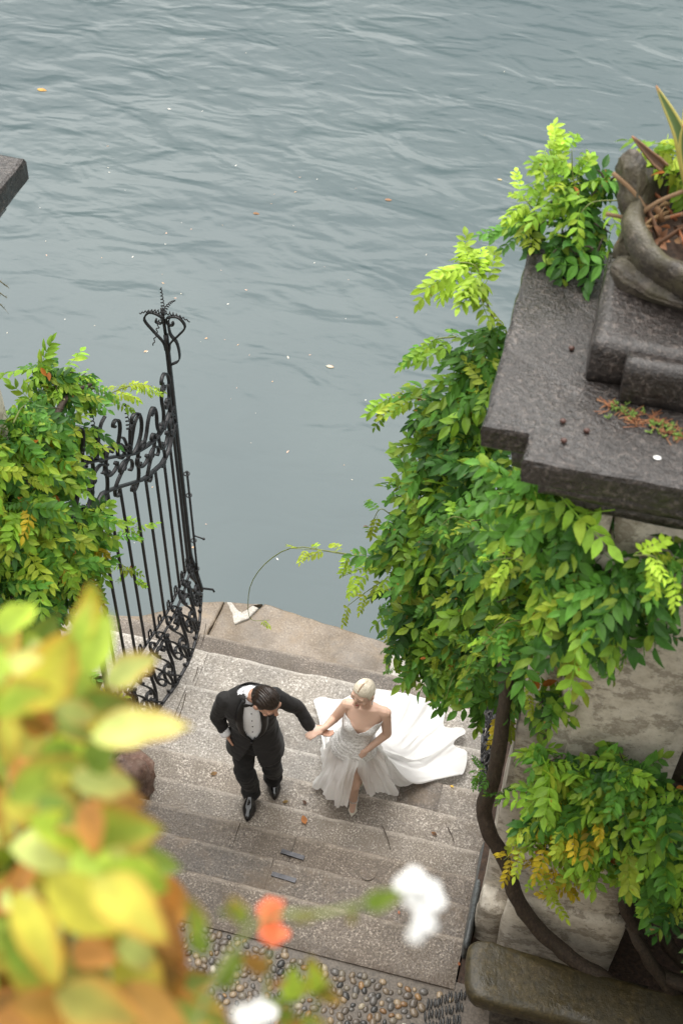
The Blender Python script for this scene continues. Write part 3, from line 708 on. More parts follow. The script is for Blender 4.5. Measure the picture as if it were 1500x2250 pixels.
# vine on the tall pillar
GR = {'g': 6, 'd': 1.4, 'l': 3., 'y': .45}
vr = Vine('wisteria_vine', 'big green wisteria vine spilling from the tall pillar over the gate and stairs', (1.8, -.9, .42))
XFIX = None; FN = .85; LSC = 1.22
def blobs(v, rows):
    for px, py, y, r, n, w, *rest in rows: v.blob(aty(px, py, y) if not XFIX else atx(px-30*(px > 120)-15, py, XFIX+(py-1100)*.0003), r, int(n*FN), w, *(rest or (LSC,)))
GL = {'g': 4, 'd': 1, 'l': 4, 'y': 1.}
blobs(vr, [
    (1080, 740, .52, (.10, .14, .12), 15, GL), (1030, 810, .48, (.14, .16, .13), 22, GR), (1085, 850, .30, (.15, .17, .17), 26, GR), (985, 900, .45, (.20, .18, .15), 34, GR), (1040, 980, .2, (.22, .22, .22), 44, GR),
    (960, 1020, .35, (.2, .22, .22), 44, GR), (1080, 1070, -.1, (.2, .2, .22), 40, GR), (920, 1120, .35, (.2, .22, .22), 46, GR), (1010, 1130, .1, (.22, .22, .22), 46, GR), (1110, 1150, -.3, (.22, .2, .2), 40, GR),
    (905, 1210, .3, (.2, .2, .2), 44, GR), (990, 1240, .1, (.24, .22, .22), 48, GR), (1090, 1240, -.25, (.24, .22, .2), 46, GR), (1170, 1190, -.6, (.2, .2, .17), 38, GL), (1240, 1160, -.95, (.17, .15, .14), 26, GR),
    (900, 1310, .25, (.17, .2, .19), 38, GR), (975, 1350, .1, (.22, .22, .22), 46, GR), (1070, 1350, -.2, (.24, .22, .2), 48, GL), (1160, 1310, -.6, (.22, .2, .2), 44, GR), (1250, 1270, -1.0, (.2, .15, .17), 34, GR),
    (940, 1410, .1, (.15, .18, .17), 30, GR), (1020, 1440, -.05, (.2, .2, .2), 40, GR), (1110, 1430, -.4, (.2, .2, .2), 40, GL), (1200, 1390, -.85, (.2, .16, .17), 34, GR), (1300, 1340, -1.1, (.2, .13, .15), 28, GR),
    (1390, 1290, -1.15, (.2, .12, .12), 24, {'g': 5, 'd': 4}), (1470, 1270, -1.15, (.15, .12, .13), 18, {'g': 4, 'd': 5, 'l': 1}), (1380, 1390, -1.12, (.13, .1, .12), 13, {'g': 4, 'd': 4}), (1280, 1430, -1.05, (.14, .1, .11), 13, {'g': 4, 'd': 3}),
    (1190, 1085, -.75, (.17, .14, .13), 22, GR), (1270, 1110, -.98, (.12, .1, .1), 12, GR),
    (1060, 1510, -.2, (.13, .15, .14), 22, GR), (1150, 1500, -.55, (.15, .13, .13), 22, GR), (1010, 1490, -.02, (.12, .12, .11), 14, GR), (1200, 1540, -.9, (.08, .07, .1), 8, GR),
])
P_ = lambda px, py, y: aty(px, py, y)
vr.shoot([P_(1085, 705, .5), P_(1060, 640, .5), P_(1045, 585, .5), P_(1000, 575, .52)], {'b': 1}, 14, 1.15, tip='b', gap0=.35)
vr.shoot([P_(1062, 630, .5), P_(1020, 595, .5), P_(985, 600, .52)], {'b': 1}, 8, 1.1, tip='b')
vr.shoot([P_(940, 880, .45), P_(890, 870, .5), P_(850, 880, .55)], {'l': 1, 'y': 1}, 7)
vr.shoot([P_(1000, 740, .5), P_(960, 745, .55), P_(930, 760, .6)], {'l': 1, 'g': 1}, 7)
vr.shoot([P_(890, 1250, .3), P_(820, 1228, .3), P_(740, 1215, .32), P_(650, 1202, .34), P_(590, 1232, .36), P_(553, 1280, .38), P_(545, 1330, .4), P_(553, 1362, .4), P_(592, 1362, .4)], {'y': 1}, 2, .55, .005)
vr.shoot([P_(880, 1245, .3), P_(800, 1225, .3), P_(720, 1210, .3), P_(640, 1205, .32)], {'y': 2, 'b': 2}, 10, .72, .004)
vr.shoot([P_(870, 1260, .28), P_(800, 1250, .28), P_(755, 1265, .28)], {'y': 2, 'b': 2}, 6, .8, .004)
vr.shoot([P_(850, 1270, .28), P_(805, 1300, .28), P_(765, 1330, .28)], {'y': 2, 'b': 1}, 5, .8, .004)
for a, b in (((1130, 1400, -.8), (1170, 1530, -.8)), ((1190, 1250, -.95), (1060, 1235, -.9)), ((1390, 1220, -1.25), (1470, 1260, -1.25)), ((1100, 1480, -.6), (1115, 1590, -.6)), ((1080, 1360, -.55), (1160, 1370, -.7))):
    pa, pb = P_(*a), P_(*b); vr.shoot([pa, (pa+pb)/2+V(0, 0, .05), pb], {'y': 3, 'b': 1}, 6, .85, .004)
vr.shoot([P_(1110, 1530, -.6), P_(1105, 1570, -.6), P_(1090, 1600, -.6)], {'o': 1}, 5, .8, .004)
for k_ in range(16):
    px, py = vr.r.uniform(860, 1200), vr.r.uniform(1080, 1480); yv = np.interp(px, [860, 1000, 1230], [.2, -.1, -1.1]); p_ = P_(px, py, yv-.05); d_ = V(vr.r.uniform(-.25, .1), vr.r.uniform(-.2, .05), 0)
    vr.shoot([p_, p_+d_*.6+V(0, 0, .05), p_+d_+V(0, 0, -vr.r.uniform(.0, .15))], {'l': 2, 'y': 1, 'g': 2}, 4, .7, .004)
Q = [(1560, 2265, -1.30), (1400, 2190, -1.22), (1290, 2130, -1.14), (1195, 2055, -1.06), (1135, 1975, -1.0), (1108, 1890, -.93), (1075, 1830, -.88), (1062, 1775, -.82), (1082, 1710, -.78), (1096, 1640, -.74), (1104, 1570, -.7), (1110, 1480, -.6), (1090, 1380, -.4), (1060, 1250, -.2), (1050, 1050, .1), (1060, 900, .3)]
vr.trunk([P_(*q) for q in Q], [.055, .055, .052, .05, .048, .046, .05, .052, .046, .043, .042, .04, .036, .03, .022, .014], n=90)
for k, q in enumerate((((1560, 2190, -1.2), (1440, 2130, -1.1), (1400, 2050, -1.0), (1370, 1980, -.98), (1400, 1880, -.98)), ((1540, 2150, -1.0), (1470, 2080, -.95), (1450, 2000, -.92), (1470, 1900, -.95)), ((1560, 2230, -1.1), (1480, 2180, -1.15), (1420, 2100, -1.1), (1380, 2030, -.98)))):
    vr.trunk([P_(*a) for a in q], [.05, .03], 'stem', 30)
vr.shoot([P_(1075, 1700, -.75), P_(1060, 1690, -.76), P_(1040, 1700, -.78)], {'g': 1}, 5, .5, .003)
vr.shoot([P_(1085, 1745, -.78), P_(1095, 1740, -.82), P_(1105, 1745, -.84)], {'g': 1}, 4, .45, .003)
vr.done()

LSC = 1.1; FN = .95
# low growth against the pillar foot
vs_ = Vine('wisteria_bush', 'lower wisteria growth with yellowing leaves against the pillar above the stone bench', (2.4, -1.05, .42), 'shrub')
LO = {'l': 5, 'g': 4, 'y': .6}; YE = {'o': 5, 'y': 2, 'l': 1}
blobs(vs_, [(1195, 1690, -1.08, (.13, .12, .13), 26, LO), (1220, 1770, -1.08, (.16, .12, .13), 30, LO), (1310, 1710, -1.1, (.15, .12, .12), 28, LO), (1370, 1700, -1.12, (.14, .12, .11), 24, LO), (1300, 1790, -1.12, (.17, .12, .13), 32, LO),
    (1400, 1780, -1.15, (.17, .12, .14), 32, LO), (1470, 1760, -1.15, (.14, .12, .13), 24, {'g': 3, 'l': 3, 'd': 1}), (1380, 1860, -1.2, (.18, .12, .14), 32, LO), (1470, 1870, -1.2, (.17, .12, .15), 30, LO), (1430, 1930, -1.22, (.17, .12, .12), 28, LO),
    (1495, 1960, -1.25, (.12, .12, .15), 22, LO), (1310, 1880, -1.18, (.13, .1, .1), 18, LO), (1180, 1850, -1.1, (.1, .09, .09), 12, {'l': 2, 'y': 1})])
for a, b, c in (((1230, 1790), (1215, 1810), (1205, 1825)), ((1290, 1800), (1265, 1805), (1245, 1810)), ((1200, 1850), (1140, 1865), (1105, 1890)), ((1210, 1860), (1190, 1900), (1165, 1910)), ((1230, 1880), (1225, 1940), (1190, 1985)), ((1260, 1890), (1255, 1930), (1245, 1970)), ((1320, 1780), (1330, 1800), (1300, 1830))):
    vs_.shoot([P_(*a, -1.14), P_(*b, -1.18), P_(*c, -1.2)], YE, 6, .9, .004)
vs_.trunk([P_(1450, 2060, -1.05), P_(1420, 1950, -1.05), P_(1350, 1840, -1.02), P_(1260, 1760, -1.0)], [.03, .012], 'stem', 24)
vs_.done()

FN = .62; LSC = 1.2
# growth on top of the cap
vt = Vine('wisteria_shoots', 'light green shoots rising from the far corner of the dark pillar cap', (1.7, .38, 5.4), 'vine')
blobs(vt, [(1250, 440, .46, (.13, .1, .10), 14, GR), (1290, 500, .40, (.13, .1, .1), 16, {'g': 3, 'd': 3}), (1235, 545, .22, (.12, .12, .08), 16, {'g': 3, 'd': 4}), (1310, 560, .15, (.08, .08, .09), 10, {'g': 3, 'd': 3}), (1330, 410, .45, (.09, .08, .1), 12, {'l': 3, 'g': 2}), (1180, 500, .4, (.07, .07, .06), 8, GR),
    (1460, 340, .25, (.1, .08, .08), 14, {'l': 3, 'y': 2}), (1480, 390, .1, (.08, .06, .06), 8, {'l': 3, 'y': 2})])
vt.shoot([P_(1250, 480, .42), P_(1225, 390, .44), P_(1205, 320, .46)], {'l': 2, 'y': 2}, 12, .95, .006, 'b')
vt.shoot([P_(1290, 470, .42), P_(1260, 400, .44), P_(1255, 330, .46)], {'l': 2, 'y': 1}, 10, .95, .006)
vt.shoot([P_(1190, 530, .4), P_(1175, 470, .41), P_(1150, 435, .42)], {'l': 1, 'y': 2}, 10, .9, .006, 'b')
vt.shoot([P_(1160, 520, .4), P_(1140, 495, .42), P_(1110, 490, .45)], {'g': 1, 'l': 1}, 6, .8, .004)
vt.shoot([P_(1360, 440, .3), P_(1300, 445, .25), P_(1265, 480, .2)], {'l': 1}, 4, 1.1, .004)
vt.done()

# vine on the other pillar
vl = Vine('wisteria_vine', 'bright leafy wisteria bush on the pillar behind the open gate leaf', (-1.8, .6, -.3))
FN = 1.0; LSC = 1.05; XFIX = -1.56; P0_ = P_; P_ = lambda px, py, y: atx(px, py, -1.52)
LB = {'l': 5, 'g': 3.2, 'y': 1.6, 'd': .7, 'o': .12}
blobs(vl, [(160, 825, .75, (.17, .15, .09), 26, LB), (210, 850, .75, (.13, .14, .09), 22, LB), (100, 905, .7, (.17, .17, .12), 30, LB), (60, 960, .65, (.16, .17, .12), 28, LB), (150, 960, .7, (.18, .17, .13), 34, LB), (210, 965, .75, (.12, .15, .12), 22, LB),
    (60, 1050, .65, (.2, .2, .17), 40, LB), (150, 1050, .7, (.2, .2, .16), 40, LB), (40, 1130, .6, (.2, .2, .17), 38, LB), (130, 1140, .7, (.22, .2, .16), 42, LB), (215, 1150, .78, (.17, .17, .15), 32, LB), (60, 1220, .6, (.22, .2, .17), 42, LB),
    (160, 1225, .7, (.22, .2, .16), 42, LB), (240, 1215, .8, (.13, .14, .12), 24, LB), (40, 1310, .55, (.2, .2, .17), 36, LB), (130, 1300, .65, (.2, .2, .15), 36, LB), (220, 1280, .75, (.16, .16, .13), 28, LB), (80, 1370, .55, (.2, .18, .14), 30, {'g': 4, 'd': 3, 'l': 2}), (-20, 1000, .6, (.15, .2, .2), 18, LB)])
vl.shoot([P_(230, 870, .75), P_(280, 850, .76), P_(335, 848, .78)], {'y': 2, 'b': 3}, 12, .85, .006, 'b')
vl.shoot([P_(140, 880, .72), P_(190, 850, .75), P_(260, 880, .78)], LB, 10, .95, .012)
vl.shoot([P_(240, 1200, .8), P_(275, 1170, .82), P_(302, 1155, .84)], LB, 7, .9)
vl.shoot([P_(240, 1240, .8), P_(275, 1245, .82), P_(290, 1270, .84)], LB, 6, .85)
vl.shoot([P_(30, 930, .65), P_(45, 900, .66), P_(60, 885, .66)], LB, 5, .8)
vl.trunk([P_(60, 1500, .5), P_(75, 1350, .55), P_(80, 1200, .62), P_(85, 1050, .68), P_(110, 950, .7), P_(150, 870, .74), P_(200, 845, .76)], [.045, .012], n=40)
vl.done(); XFIX = None; P_ = P0_
vb = Vine('wisteria_bush', 'small green wisteria growth low beside the reddish boulder, behind the blurred leaves', (-1.5, .1, -.2), 'shrub')
blobs(vb, [(150, 1760, -.05, (.16, .12, .12), 22, {'g': 4, 'l': 2}), (215, 1790, -.1, (.14, .1, .1), 18, {'g': 2, 'o': 2, 'l': 1}), (200, 1540, .4, (.14, .12, .12), 16, {'y': 2, 'o': 1, 'l': 2}), (60, 1700, .0, (.2, .15, .2), 24, {'g': 4, 'l': 2}), (130, 1500, .45, (.2, .15, .2), 24, LB)])
vb.done()
# bare twig of a conifer at the left edge
t = Vine('bare_twig', 'thin needled twig poking in at the edge over the water', (-1.75, .9, 4.0), 'twig')
for (a, b) in (((-30, 600), (20, 632)), ((-30, 625), (16, 655)), ((-30, 640), (12, 680))):
    pa, pb = P_(*a, .9), P_(*b, .9)
    t.stems = MB(); t.stems.tube([pa, (pa+pb)/2+V(0, 0, .01), pb], [.005, .004, .002], 5)
    for k in range(16):
        q = pa+(pb-pa)*(k/15); t.stems.tube([q, q+V(rng.uniform(-.02, .03), rng.uniform(-.02, .02), rng.uniform(-.03, .03))], [.0015, .0005], 3)
    t.stems.build('twig', simple('twig_green', (.14, .12, .04), .7), t.root)

# ------------------------------------------------------------------ bench stone, boulder, urn
bp = [(1040, 2066), (1027, 2090), (1024, 2150), (1036, 2185), (1068, 2200), (1186, 2231), (1300, 2262), (1440, 2300), (1560, 2330), (1600, 2215), (1450, 2176), (1330, 2140), (1236, 2112), (1154, 2089), (1078, 2066)]
BZ = .92
bt = empty('stone_bench', (2.2, -1.4, .42)); tag(bt, 'mossy brown rounded stone bench at the foot of the plastered pillar', 'bench')
pts = np.array([atz(a, b, BZ)[:2] for a, b in bp][::-1]); pts = crom(np.vstack([pts, pts[:1]]), 90)[:-1]
cen = pts.mean(0); rings = []
for ins, z in ((.05, BZ-.17), (.01, BZ-.15), (0, BZ-.10), (.0, BZ-.05), (.012, BZ-.018), (.04, BZ), (.12, BZ+.004)):
    d = cen-pts; d /= np.linalg.norm(d, axis=1)[:, None]
    rings.append(np.array([[p[0]+e[0]*ins+fbm((p[0]*5, p[1]*5, z), 3)*.01, p[1]+e[1]*ins+fbm((p[0]*5, p[1]*5, z+9), 3)*.01, z+fbm((p[0]*4, p[1]*4, 0), 2)*.008] for p, e in zip(pts, d)]))
mb = MB(); mb.loft(rings, False); k = len(pts); mb.f.append(tuple(range(6*k, 7*k))); mb.f.append(tuple(range(k))[::-1]); mb.build('seat_slab', M['bench_stone'], bt)
mb = MB(); roughbox(mb, 1.95, 2.12, -1.48, -1.12, .38, BZ-.16, res=.07, amp=.015, bev=.02); mb.build('support', M['dark_rock'], bt)
mb = MB(); roughbox(mb, 2.75, 2.95, -1.40, -1.08, .38, BZ-.16, res=.07, amp=.015, bev=.02, seed=3); mb.build('support', M['dark_rock'], bt)
mb = MB(); c = atz(285, 1710, .10); mb.ball((0, 0, 0), 1, n=26, k=18); v = mb.v[0]
v[:] = np.array([c+q*np.array([.23, .2, .27])*(1+.28*fbm(q*1.6, 4)) for q in v]); tag(mb.build('boulder', M['red_rock']), 'reddish rounded boulder on the stairs behind the blurred autumn leaves', 'boulder')

ur = empty('stone_planter', (2.0, -.35, CAPZ)); tag(ur, 'weathered stone planter on stepped blocks, on the pillar cap', 'planter')
b1 = atz(1280, 838, CAPZ); z1 = aty(1288, 748, b1[1])[2]; b1f = atz(1313, 545, z1)
mb = MB(); roughbox(mb, b1[0], 2.75, b1[1], max(b1f[1], b1[1]+.5), CAPZ+.003, z1, res=.06, amp=.01, bev=.012, seed=61); mb.build('pedestal_block', M['cap_stone'], ur)
b2 = atz(1352, 886, CAPZ); z2 = z1-.005
mb = MB(); roughbox(mb, b2[0], 2.75, b2[1], b1[1]-.004, CAPZ+.003, z2, res=.06, amp=.01, bev=.012, seed=66); mb.build('pedestal_block', M['cap_stone'], ur)
# lobed bowl
UZ = z1; uc = atz(1535, 560, UZ+.12); R0 = .34
bowl = MB(); rings = []; N = 72
for rr, zz in ((.45, 0), (.72, .03), (.98, .12), (1.06, .22), (1.04, .27), (.92, .285), (.80, .25), (.72, .16), (.6, .12)):
    ring = []
    for j in range(N):
        q = 2*math.pi*j/N; lob = 1+.03*math.cos(q*5)+.05*math.cos(q*2+1); up = 1+.35*max(0, math.cos(q-math.radians(150)))
        p = np.array([uc[0]+R0*rr*lob*math.cos(q), uc[1]+R0*rr*lob*math.sin(q)*1.05, UZ+zz*up]); p += np.array([fbm(p*6, 3), fbm(p*6+7, 3), fbm(p*6+17, 3)])*.022; ring.append(p)
    rings.append(np.array(ring))
bowl.loft(rings, True); bowl.build('bowl', M['dark_rock'], ur)
# upright shell-like lobe of the rim
def carved(path, wid, dep, e1_, n=30, seed=0):
    P = crom(path, n); T = np.gradient(P, axis=0); rings = []
    for i, p in enumerate(P):
        t = i/(n-1); d = unit(T[i]); x = unit(e1_-d*(np.asarray(e1_)@d)); y_ = np.cross(d, x); w = np.interp(t, np.linspace(0, 1, len(wid)), wid); h = np.interp(t, np.linspace(0, 1, len(dep)), dep); r = ering(p, w, h, x, y_, 36, 3.2)
        q = np.linspace(0, 2*math.pi, 36, endpoint=False); r = p+(r-p)*(1-.10*np.cos(q*5)[:, None]**2)
        rings.append(np.array([k_+np.array([fbm(k_*8+seed, 4), fbm(k_*8+5, 4), fbm(k_*8+11, 4)])*.022 for k_ in r]))
    mb = MB(); mb.loft(rings, True); return mb
carved([P_(1386, 560, .0), P_(1390, 500, .02), P_(1388, 440, .04), P_(1384, 385, .06), P_(1388, 352, .08), P_(1396, 338, .1)], [.075, .062, .052, .062, .066, .03], [.10, .09, .08, .09, .08, .04], V(1, 0, 0)).build('rim_lobe', M['dark_rock'], ur)
carved([P_(1352, 575, -.10), P_(1372, 600, -.16), P_(1420, 622, -.20), P_(1480, 645, -.22), P_(1560, 675, -.24)], [.03, .075, .10, .11, .11], [.03, .06, .07, .07, .07], V(0, -.7, .7), seed=4).build('rim_lobe', M['dark_rock'], ur)
mb = MB(); N = 40; vs = [(uc[0], uc[1], UZ+.23)]
for rr in (.35, .7, 1.):
    for j in range(N):
        q = 2*math.pi*j/N; p = np.array([uc[0]+R0*.92*rr*math.cos(q), uc[1]+R0*.92*rr*math.sin(q), UZ+.235-.03*rr]); p[2] += fbm(p*14, 3)*.03; vs.append(p)
mb.add(vs, [(0, 1+j, 1+(j+1) % N) for j in range(N)]+[(1+k*N+j, 1+(k+1)*N+j, 1+(k+1)*N+(j+1) % N, 1+k*N+(j+1) % N) for k in range(2) for j in range(N)]); mb.build('soil', M['soil'], ur)
# dead blades and litter in the planter
dead = MB()
for k in range(46):
    a = rng.uniform(0, 6.28); r = R0*rng.uniform(.1, 1.0); p = uc+V(r*math.cos(a), r*math.sin(a), .16); p[2] = UZ+.26+rng.uniform(0, .05); d = unit([rng.gauss(0, 1), rng.gauss(0, 1), rng.gauss(0, .3)]); L = rng.uniform(.06, .26)
    cc = rng.choice([(.20, .11, .05), (.30, .19, .09), (.12, .06, .03), (.28, .10, .04)])
    dead.tube([p-d*L/2, p+V(0, 0, .02), p+d*L/2], 1, flat=(rng.uniform(.003, .016), .001), ref=(.1, .2, 1), col=cc)
for a, b in (((1355, 535), (1500, 470)), ((1345, 380), (1440, 500)), ((1370, 500), (1500, 420)), ((1330, 470), (1420, 520))):
    pa, pb = P_(*a, -.05), P_(*b, -.02); dead.tube(crom([pa, (pa+pb)/2+V(0, 0, .03), pb], 8), 1, flat=(.009, .0015), ref=(.1, .2, 1), col=(.24, .15, .08))
for k in range(60):
    a = rng.uniform(0, 6.28); r = R0*rng.uniform(0, .95)**.7; p = uc+V(r*math.cos(a), r*math.sin(a), 0); p[2] = UZ+.25+rng.uniform(0, .05); L = rng.uniform(.03, .075)
    v, f = leaflet(L, L*.55, .3, .5, 4); R = frame(V(rng.gauss(0, 1), rng.gauss(0, 1), rng.gauss(0, .4)), V(rng.gauss(0, .5), rng.gauss(0, .5), 1)); dead.add(v@R.T+p, f, rng.choice([(.16, .07, .03), (.24, .13, .06), (.09, .05, .03), (.32, .13, .05)]))
tag(dead.build('dry_litter', colmat('dry_blades', .7), ur, True, True), kind='stuff')
ag = empty('agave', tuple(P_(1530, 430, .0))); tag(ag, 'spiky green agave with yellow margins growing in the stone planter', 'plant')
def blade(p0, p1, bend, w, parent, dry=False):
    P = crom([p0, (p0+p1)/2+bend, p1], 14); mb = MB(); sd2 = unit(np.cross(p1-p0, CAM-p0)); nn = unit(np.cross(sd2, p1-p0)); n = 14; vs = []; cs = []
    g = (.10, .16, .055) if not dry else (.11, .06, .035); yl = (.50, .44, .12) if not dry else (.2, .11, .06)
    for i, p in enumerate(P):
        t = i/(n-1); ww = w*np.interp(t, [0, .35, .8, 1], [.75, 1, .45, .03])
        for a, dz, cl in ((-1, .012, yl), (-.72, .004, yl), (-.6, .002, g), (0, -.014, g), (.6, .002, g), (.72, .004, yl), (1, .012, yl)):
            vs.append(p+sd2*ww*a+nn*dz*(1-t)); cs.append(cl if t < .93 else (.3, .12, .04))
    mb.add(vs, [(i*7+j, i*7+j+1, (i+1)*7+j+1, (i+1)*7+j) for i in range(n-1) for j in range(6)], np.array(cs)); o = mb.build('blade', M['agave'], parent, True, True)
    s_ = o.modifiers.new('thick', 'SOLIDIFY'); s_.thickness = .008
M['agave'] = colmat('agave_blade', .42)
a0 = P_(1530, 430, .0)
blade(P_(1515, 400, .0), P_(1441, 190, -.02), V(.03, 0, .0), .034, ag)
blade(P_(1520, 400, .02), P_(1478, 285, .05), V(.0, 0, .02), .03, ag)
blade(P_(1460, 370, .1), P_(1388, 300, .12), V(.02, 0, -.02), .02, ag, True)
for a in range(7):
    q = a*.9; blade(a0, a0+V(.30*math.cos(q)+.14, .28*math.sin(q), .36+.1*math.sin(a*2.3)), V(.03*math.cos(q), .03*math.sin(q), .05), .035, ag)
# weeds along the block on the cap
wd = MB()
for k in range(90):
    px = rng.uniform(1330, 1500); py = 895+(px-1330)*.36+rng.gauss(0, 9); p = atz(px, py, CAPZ+.006); g = rng.random() < .55
    for _ in range(3):
        d = unit([rng.gauss(0, 1), rng.gauss(0, 1), .9 if g else .15]); L = rng.uniform(.01, .03) if g else rng.uniform(.03, .07)
        wd.tube([p, p+d*L], 1, flat=(.004 if g else .0015, .0008), ref=(.2, .9, .1), col=(.12, .2, .03) if g else rng.choice([(.22, .08, .03), (.3, .14, .06)]))
tag(wd.build('moss_and_litter', colmat('weeds', .7), None, True, True), 'moss and rusty dead stalks in the corner of the pillar cap', 'litter', kind='stuff')
# unseen tree added beyond the pillar to shade the corner behind the bench
lt = empty('unseen_shade_tree', (3.7, -.9, .4)); tag(lt, 'unseen dark tree added right of the tall pillar to shade the corner', 'tree')
mb = MB(); mb.tube(crom([V(3.7, -.9, .35), V(3.75, -.88, 1.3), V(3.65, -.95, 2.4), V(3.7, -.9, 3.6)], 20), np.linspace(.11, .04, 20), 10); mb.build('trunk', M['bark'], lt)
mb = MB(); r5 = random.Random(5)
for k in range(6500):
    u = unit([r5.gauss(0, 1), r5.gauss(0, 1), r5.gauss(0, 1)]); rr_ = .45+.55*r5.random()**.5; p = V(3.45, -1.35, 2.9)+u*V(1.0, 1.35, 2.1)*rr_*(1+.2*fbm(u*2.5, 2))
    dz_ = (p-CAM)@CF
    if 750+F*((p-CAM)@CR)/dz_ < 1545: continue        # drop crown leaves that would enter the frame
    v, f = leaflet(.13, .05, .2, .2, 3); R = frame(u+V(r5.gauss(0, .5), r5.gauss(0, .5), -.2), V(r5.gauss(0, .4), r5.gauss(0, .4), 1)); mb.add(v@R.T+p, f, np.tile(np.array([.045, .09, .022])*r5.uniform(.6, 1.4), (len(v), 1)))
mb.build('crown', M['leaf'], lt, False, True)

# ------------------------------------------------------------------ people
def orth(Fv, Uv):
    Fv = unit(Fv); Uv = np.asarray(Uv, float); Uv = unit(Uv-Fv*(Uv@Fv)); Rv = np.cross(Fv, Uv); return np.array([Rv, Fv, Uv])     # right, front, up
RAD = np.array([.074, .096, .116])
def head_p(d):
    x, y, z = d; p = np.array(d)*RAD
    if z < 0:
        p[0] *= 1-.36*(-z)**1.3
        if y < 0: p[1] *= 1-.42*(-z)
        else: p[1] *= 1-.06*(-z)
    if y > 0: p[1] *= .95
    return p
def add_head(mb, c, A, sc=1., fem=False):
    n, k = 28, 20; vs = []; mbb = MB(); mbb.ball((0, 0, 0), 1, n=n, k=k)
    v = np.array([head_p(unit(q)) for q in mbb.v[0]])*sc; mb.add(c+v@A, mbb.f)
    L = lambda a, b, d: c+(np.array([a, b, d])*sc)@A
    mb.tube([L(0, .086, .022), L(0, .103, -.008), L(0, .112, -.024)], np.array([.008, .0105, .013])*sc, 8)           # nose
    mb.ball(L(0, .104, -.028), np.array([.017, .010, .009])*sc, A)
    mb.ball(L(0, .082, -.058), np.array([.024, .012, .011])*sc, A)                                              # mouth
    mb.ball(L(0, .070, -.094), np.array([.026, .022, .018])*sc, A)                                              # chin
    for s in (-1, 1):
        mb.ball(L(.032*s, .072, .03), np.array([.026, .016, .009])*sc, A); mb.ball(L(.045*s, .058, -.02), np.array([.022, .02, .02])*sc, A)
        mb.ball(L(.077*s, -.008, -.005), np.array([.011, .019, .031])*sc, A)
def head_col(P, c, A, col, base, sc, lips, brow, shade=None):
    q = ((P-c)@A.T)/sc; a, b, d = q.T; ab = np.abs(a); f = b > .03
    def put(mk, cc, w=1.): col[mk] = col[mk]*(1-w)+np.array(cc)*w
    put(f & (ab < .025) & (d < -.048) & (d > -.070) & (b > .075), lips, .85)
    put(f & (ab > .013) & (ab < .052) & (d > .027) & (d < .036), brow, .5)
    put(f & (ab > .015) & (ab < .048) & (d > -.002) & (d < .010) & (b > .05), (.10, .055, .04), .6)
    put(f & (np.hypot(ab-.04, d+.028) < .02), (.75, .42, .34), .18)
def hand(mb, wrist, d, n, sc=1., curl=.4, thumb_side=1, spread=.0, thumb=(.55, .5), thumb_len=1.):
    """palm from wrist along d, palm normal n (out of the back of the hand); curl bends fingers away from n"""
    d = unit(d); n = unit(np.asarray(n)-d*(np.asarray(n)@d)); x = np.cross(d, n)*thumb_side
    pc = wrist+d*.05*sc; A = np.array([x, d, n]); mb.ball(pc, np.array([.041, .05, .017])*sc, A); mb.caps(wrist-d*.03*sc, wrist+d*.02*sc, .027*sc, .026*sc)
    for i, (off, L) in enumerate(((.029, .072), (.010, .080), (-.010, .075), (-.028, .060))):
        p = wrist+d*.09*sc+x*off*sc; dd = unit(d+x*off*spread*8); r = .0092*sc
        a = curl*.5*(1+.1*i)
        for seg, fr in enumerate((.45, .3, .25)):
            e = unit(dd*math.cos(a)-n*math.sin(a)); p2 = p+e*L*fr*sc; mb.caps(p, p2, r, r*.92, 8); p = p2; r *= .92; a += curl*.75
    p = wrist+d*.03*sc+x*.03*sc; e = unit(d*thumb[0]+x*thumb[1]-n*.15); p2 = p+e*.042*sc*thumb_len; mb.caps(p, p2, .0125*sc, .0105*sc, 8); e2 = unit(e+d*.35); mb.caps(p2, p2+e2*.03*sc*thumb_len, .0105*sc, .009*sc, 8)
def wrinkle(me, amp, s, stretch=(1, 1, 1), o=3):
    v = getv(me); nn = np.zeros(len(v)*3); me.vertices.foreach_get('normal', nn); nn = nn.reshape(-1, 3); st = np.array(stretch)
    setv(me, v+nn*np.array([fbm(q*st, o, s) for q in v])[:, None]*amp)
def shoe(name, heel, toe, up, w, h, mat, parent, point=.5, heelh=.0, hp=(.75, 1., .95, .78, .5, .32, .12)):
    """loafer/pump lofted from heel to toe; heelh lifts the back"""
    heel = np.asarray(heel, float); toe = np.asarray(toe, float); d = unit(toe-heel); L = np.linalg.norm(toe-heel); upv = unit(np.asarray(up)-d*(np.asarray(up)@d)); sx = np.cross(d, upv)
    rings = []
    for t in np.linspace(0, 1, 22):
        ww = w*np.interp(t, [0, .06, .25, .45, .68, .86, .95, 1], [.35, .62, .72, .74, 1., .72*(1-point*.35), .42*(1-point*.5), .06])
        hh = h*np.interp(t, [0, .08, .3, .5, .7, .9, 1], hp); lift = heelh*max(0, 1-t/.62)**1.2; c = heel+d*L*t+upv*lift; r = []
        for q in np.linspace(0, 2*math.pi, 18, endpoint=False):
            cx, sy = math.cos(q), math.sin(q); zz = hh*(sy if sy > 0 else 0)-(0.006 if sy <= 0 else 0); r.append(c+sx*ww*np.sign(cx)*abs(cx)**(.8)+upv*zz)
        rings.append(np.array(r))
    mb = MB(); mb.loft(rings, True); o = mb.build(name, mat, parent)
    return o
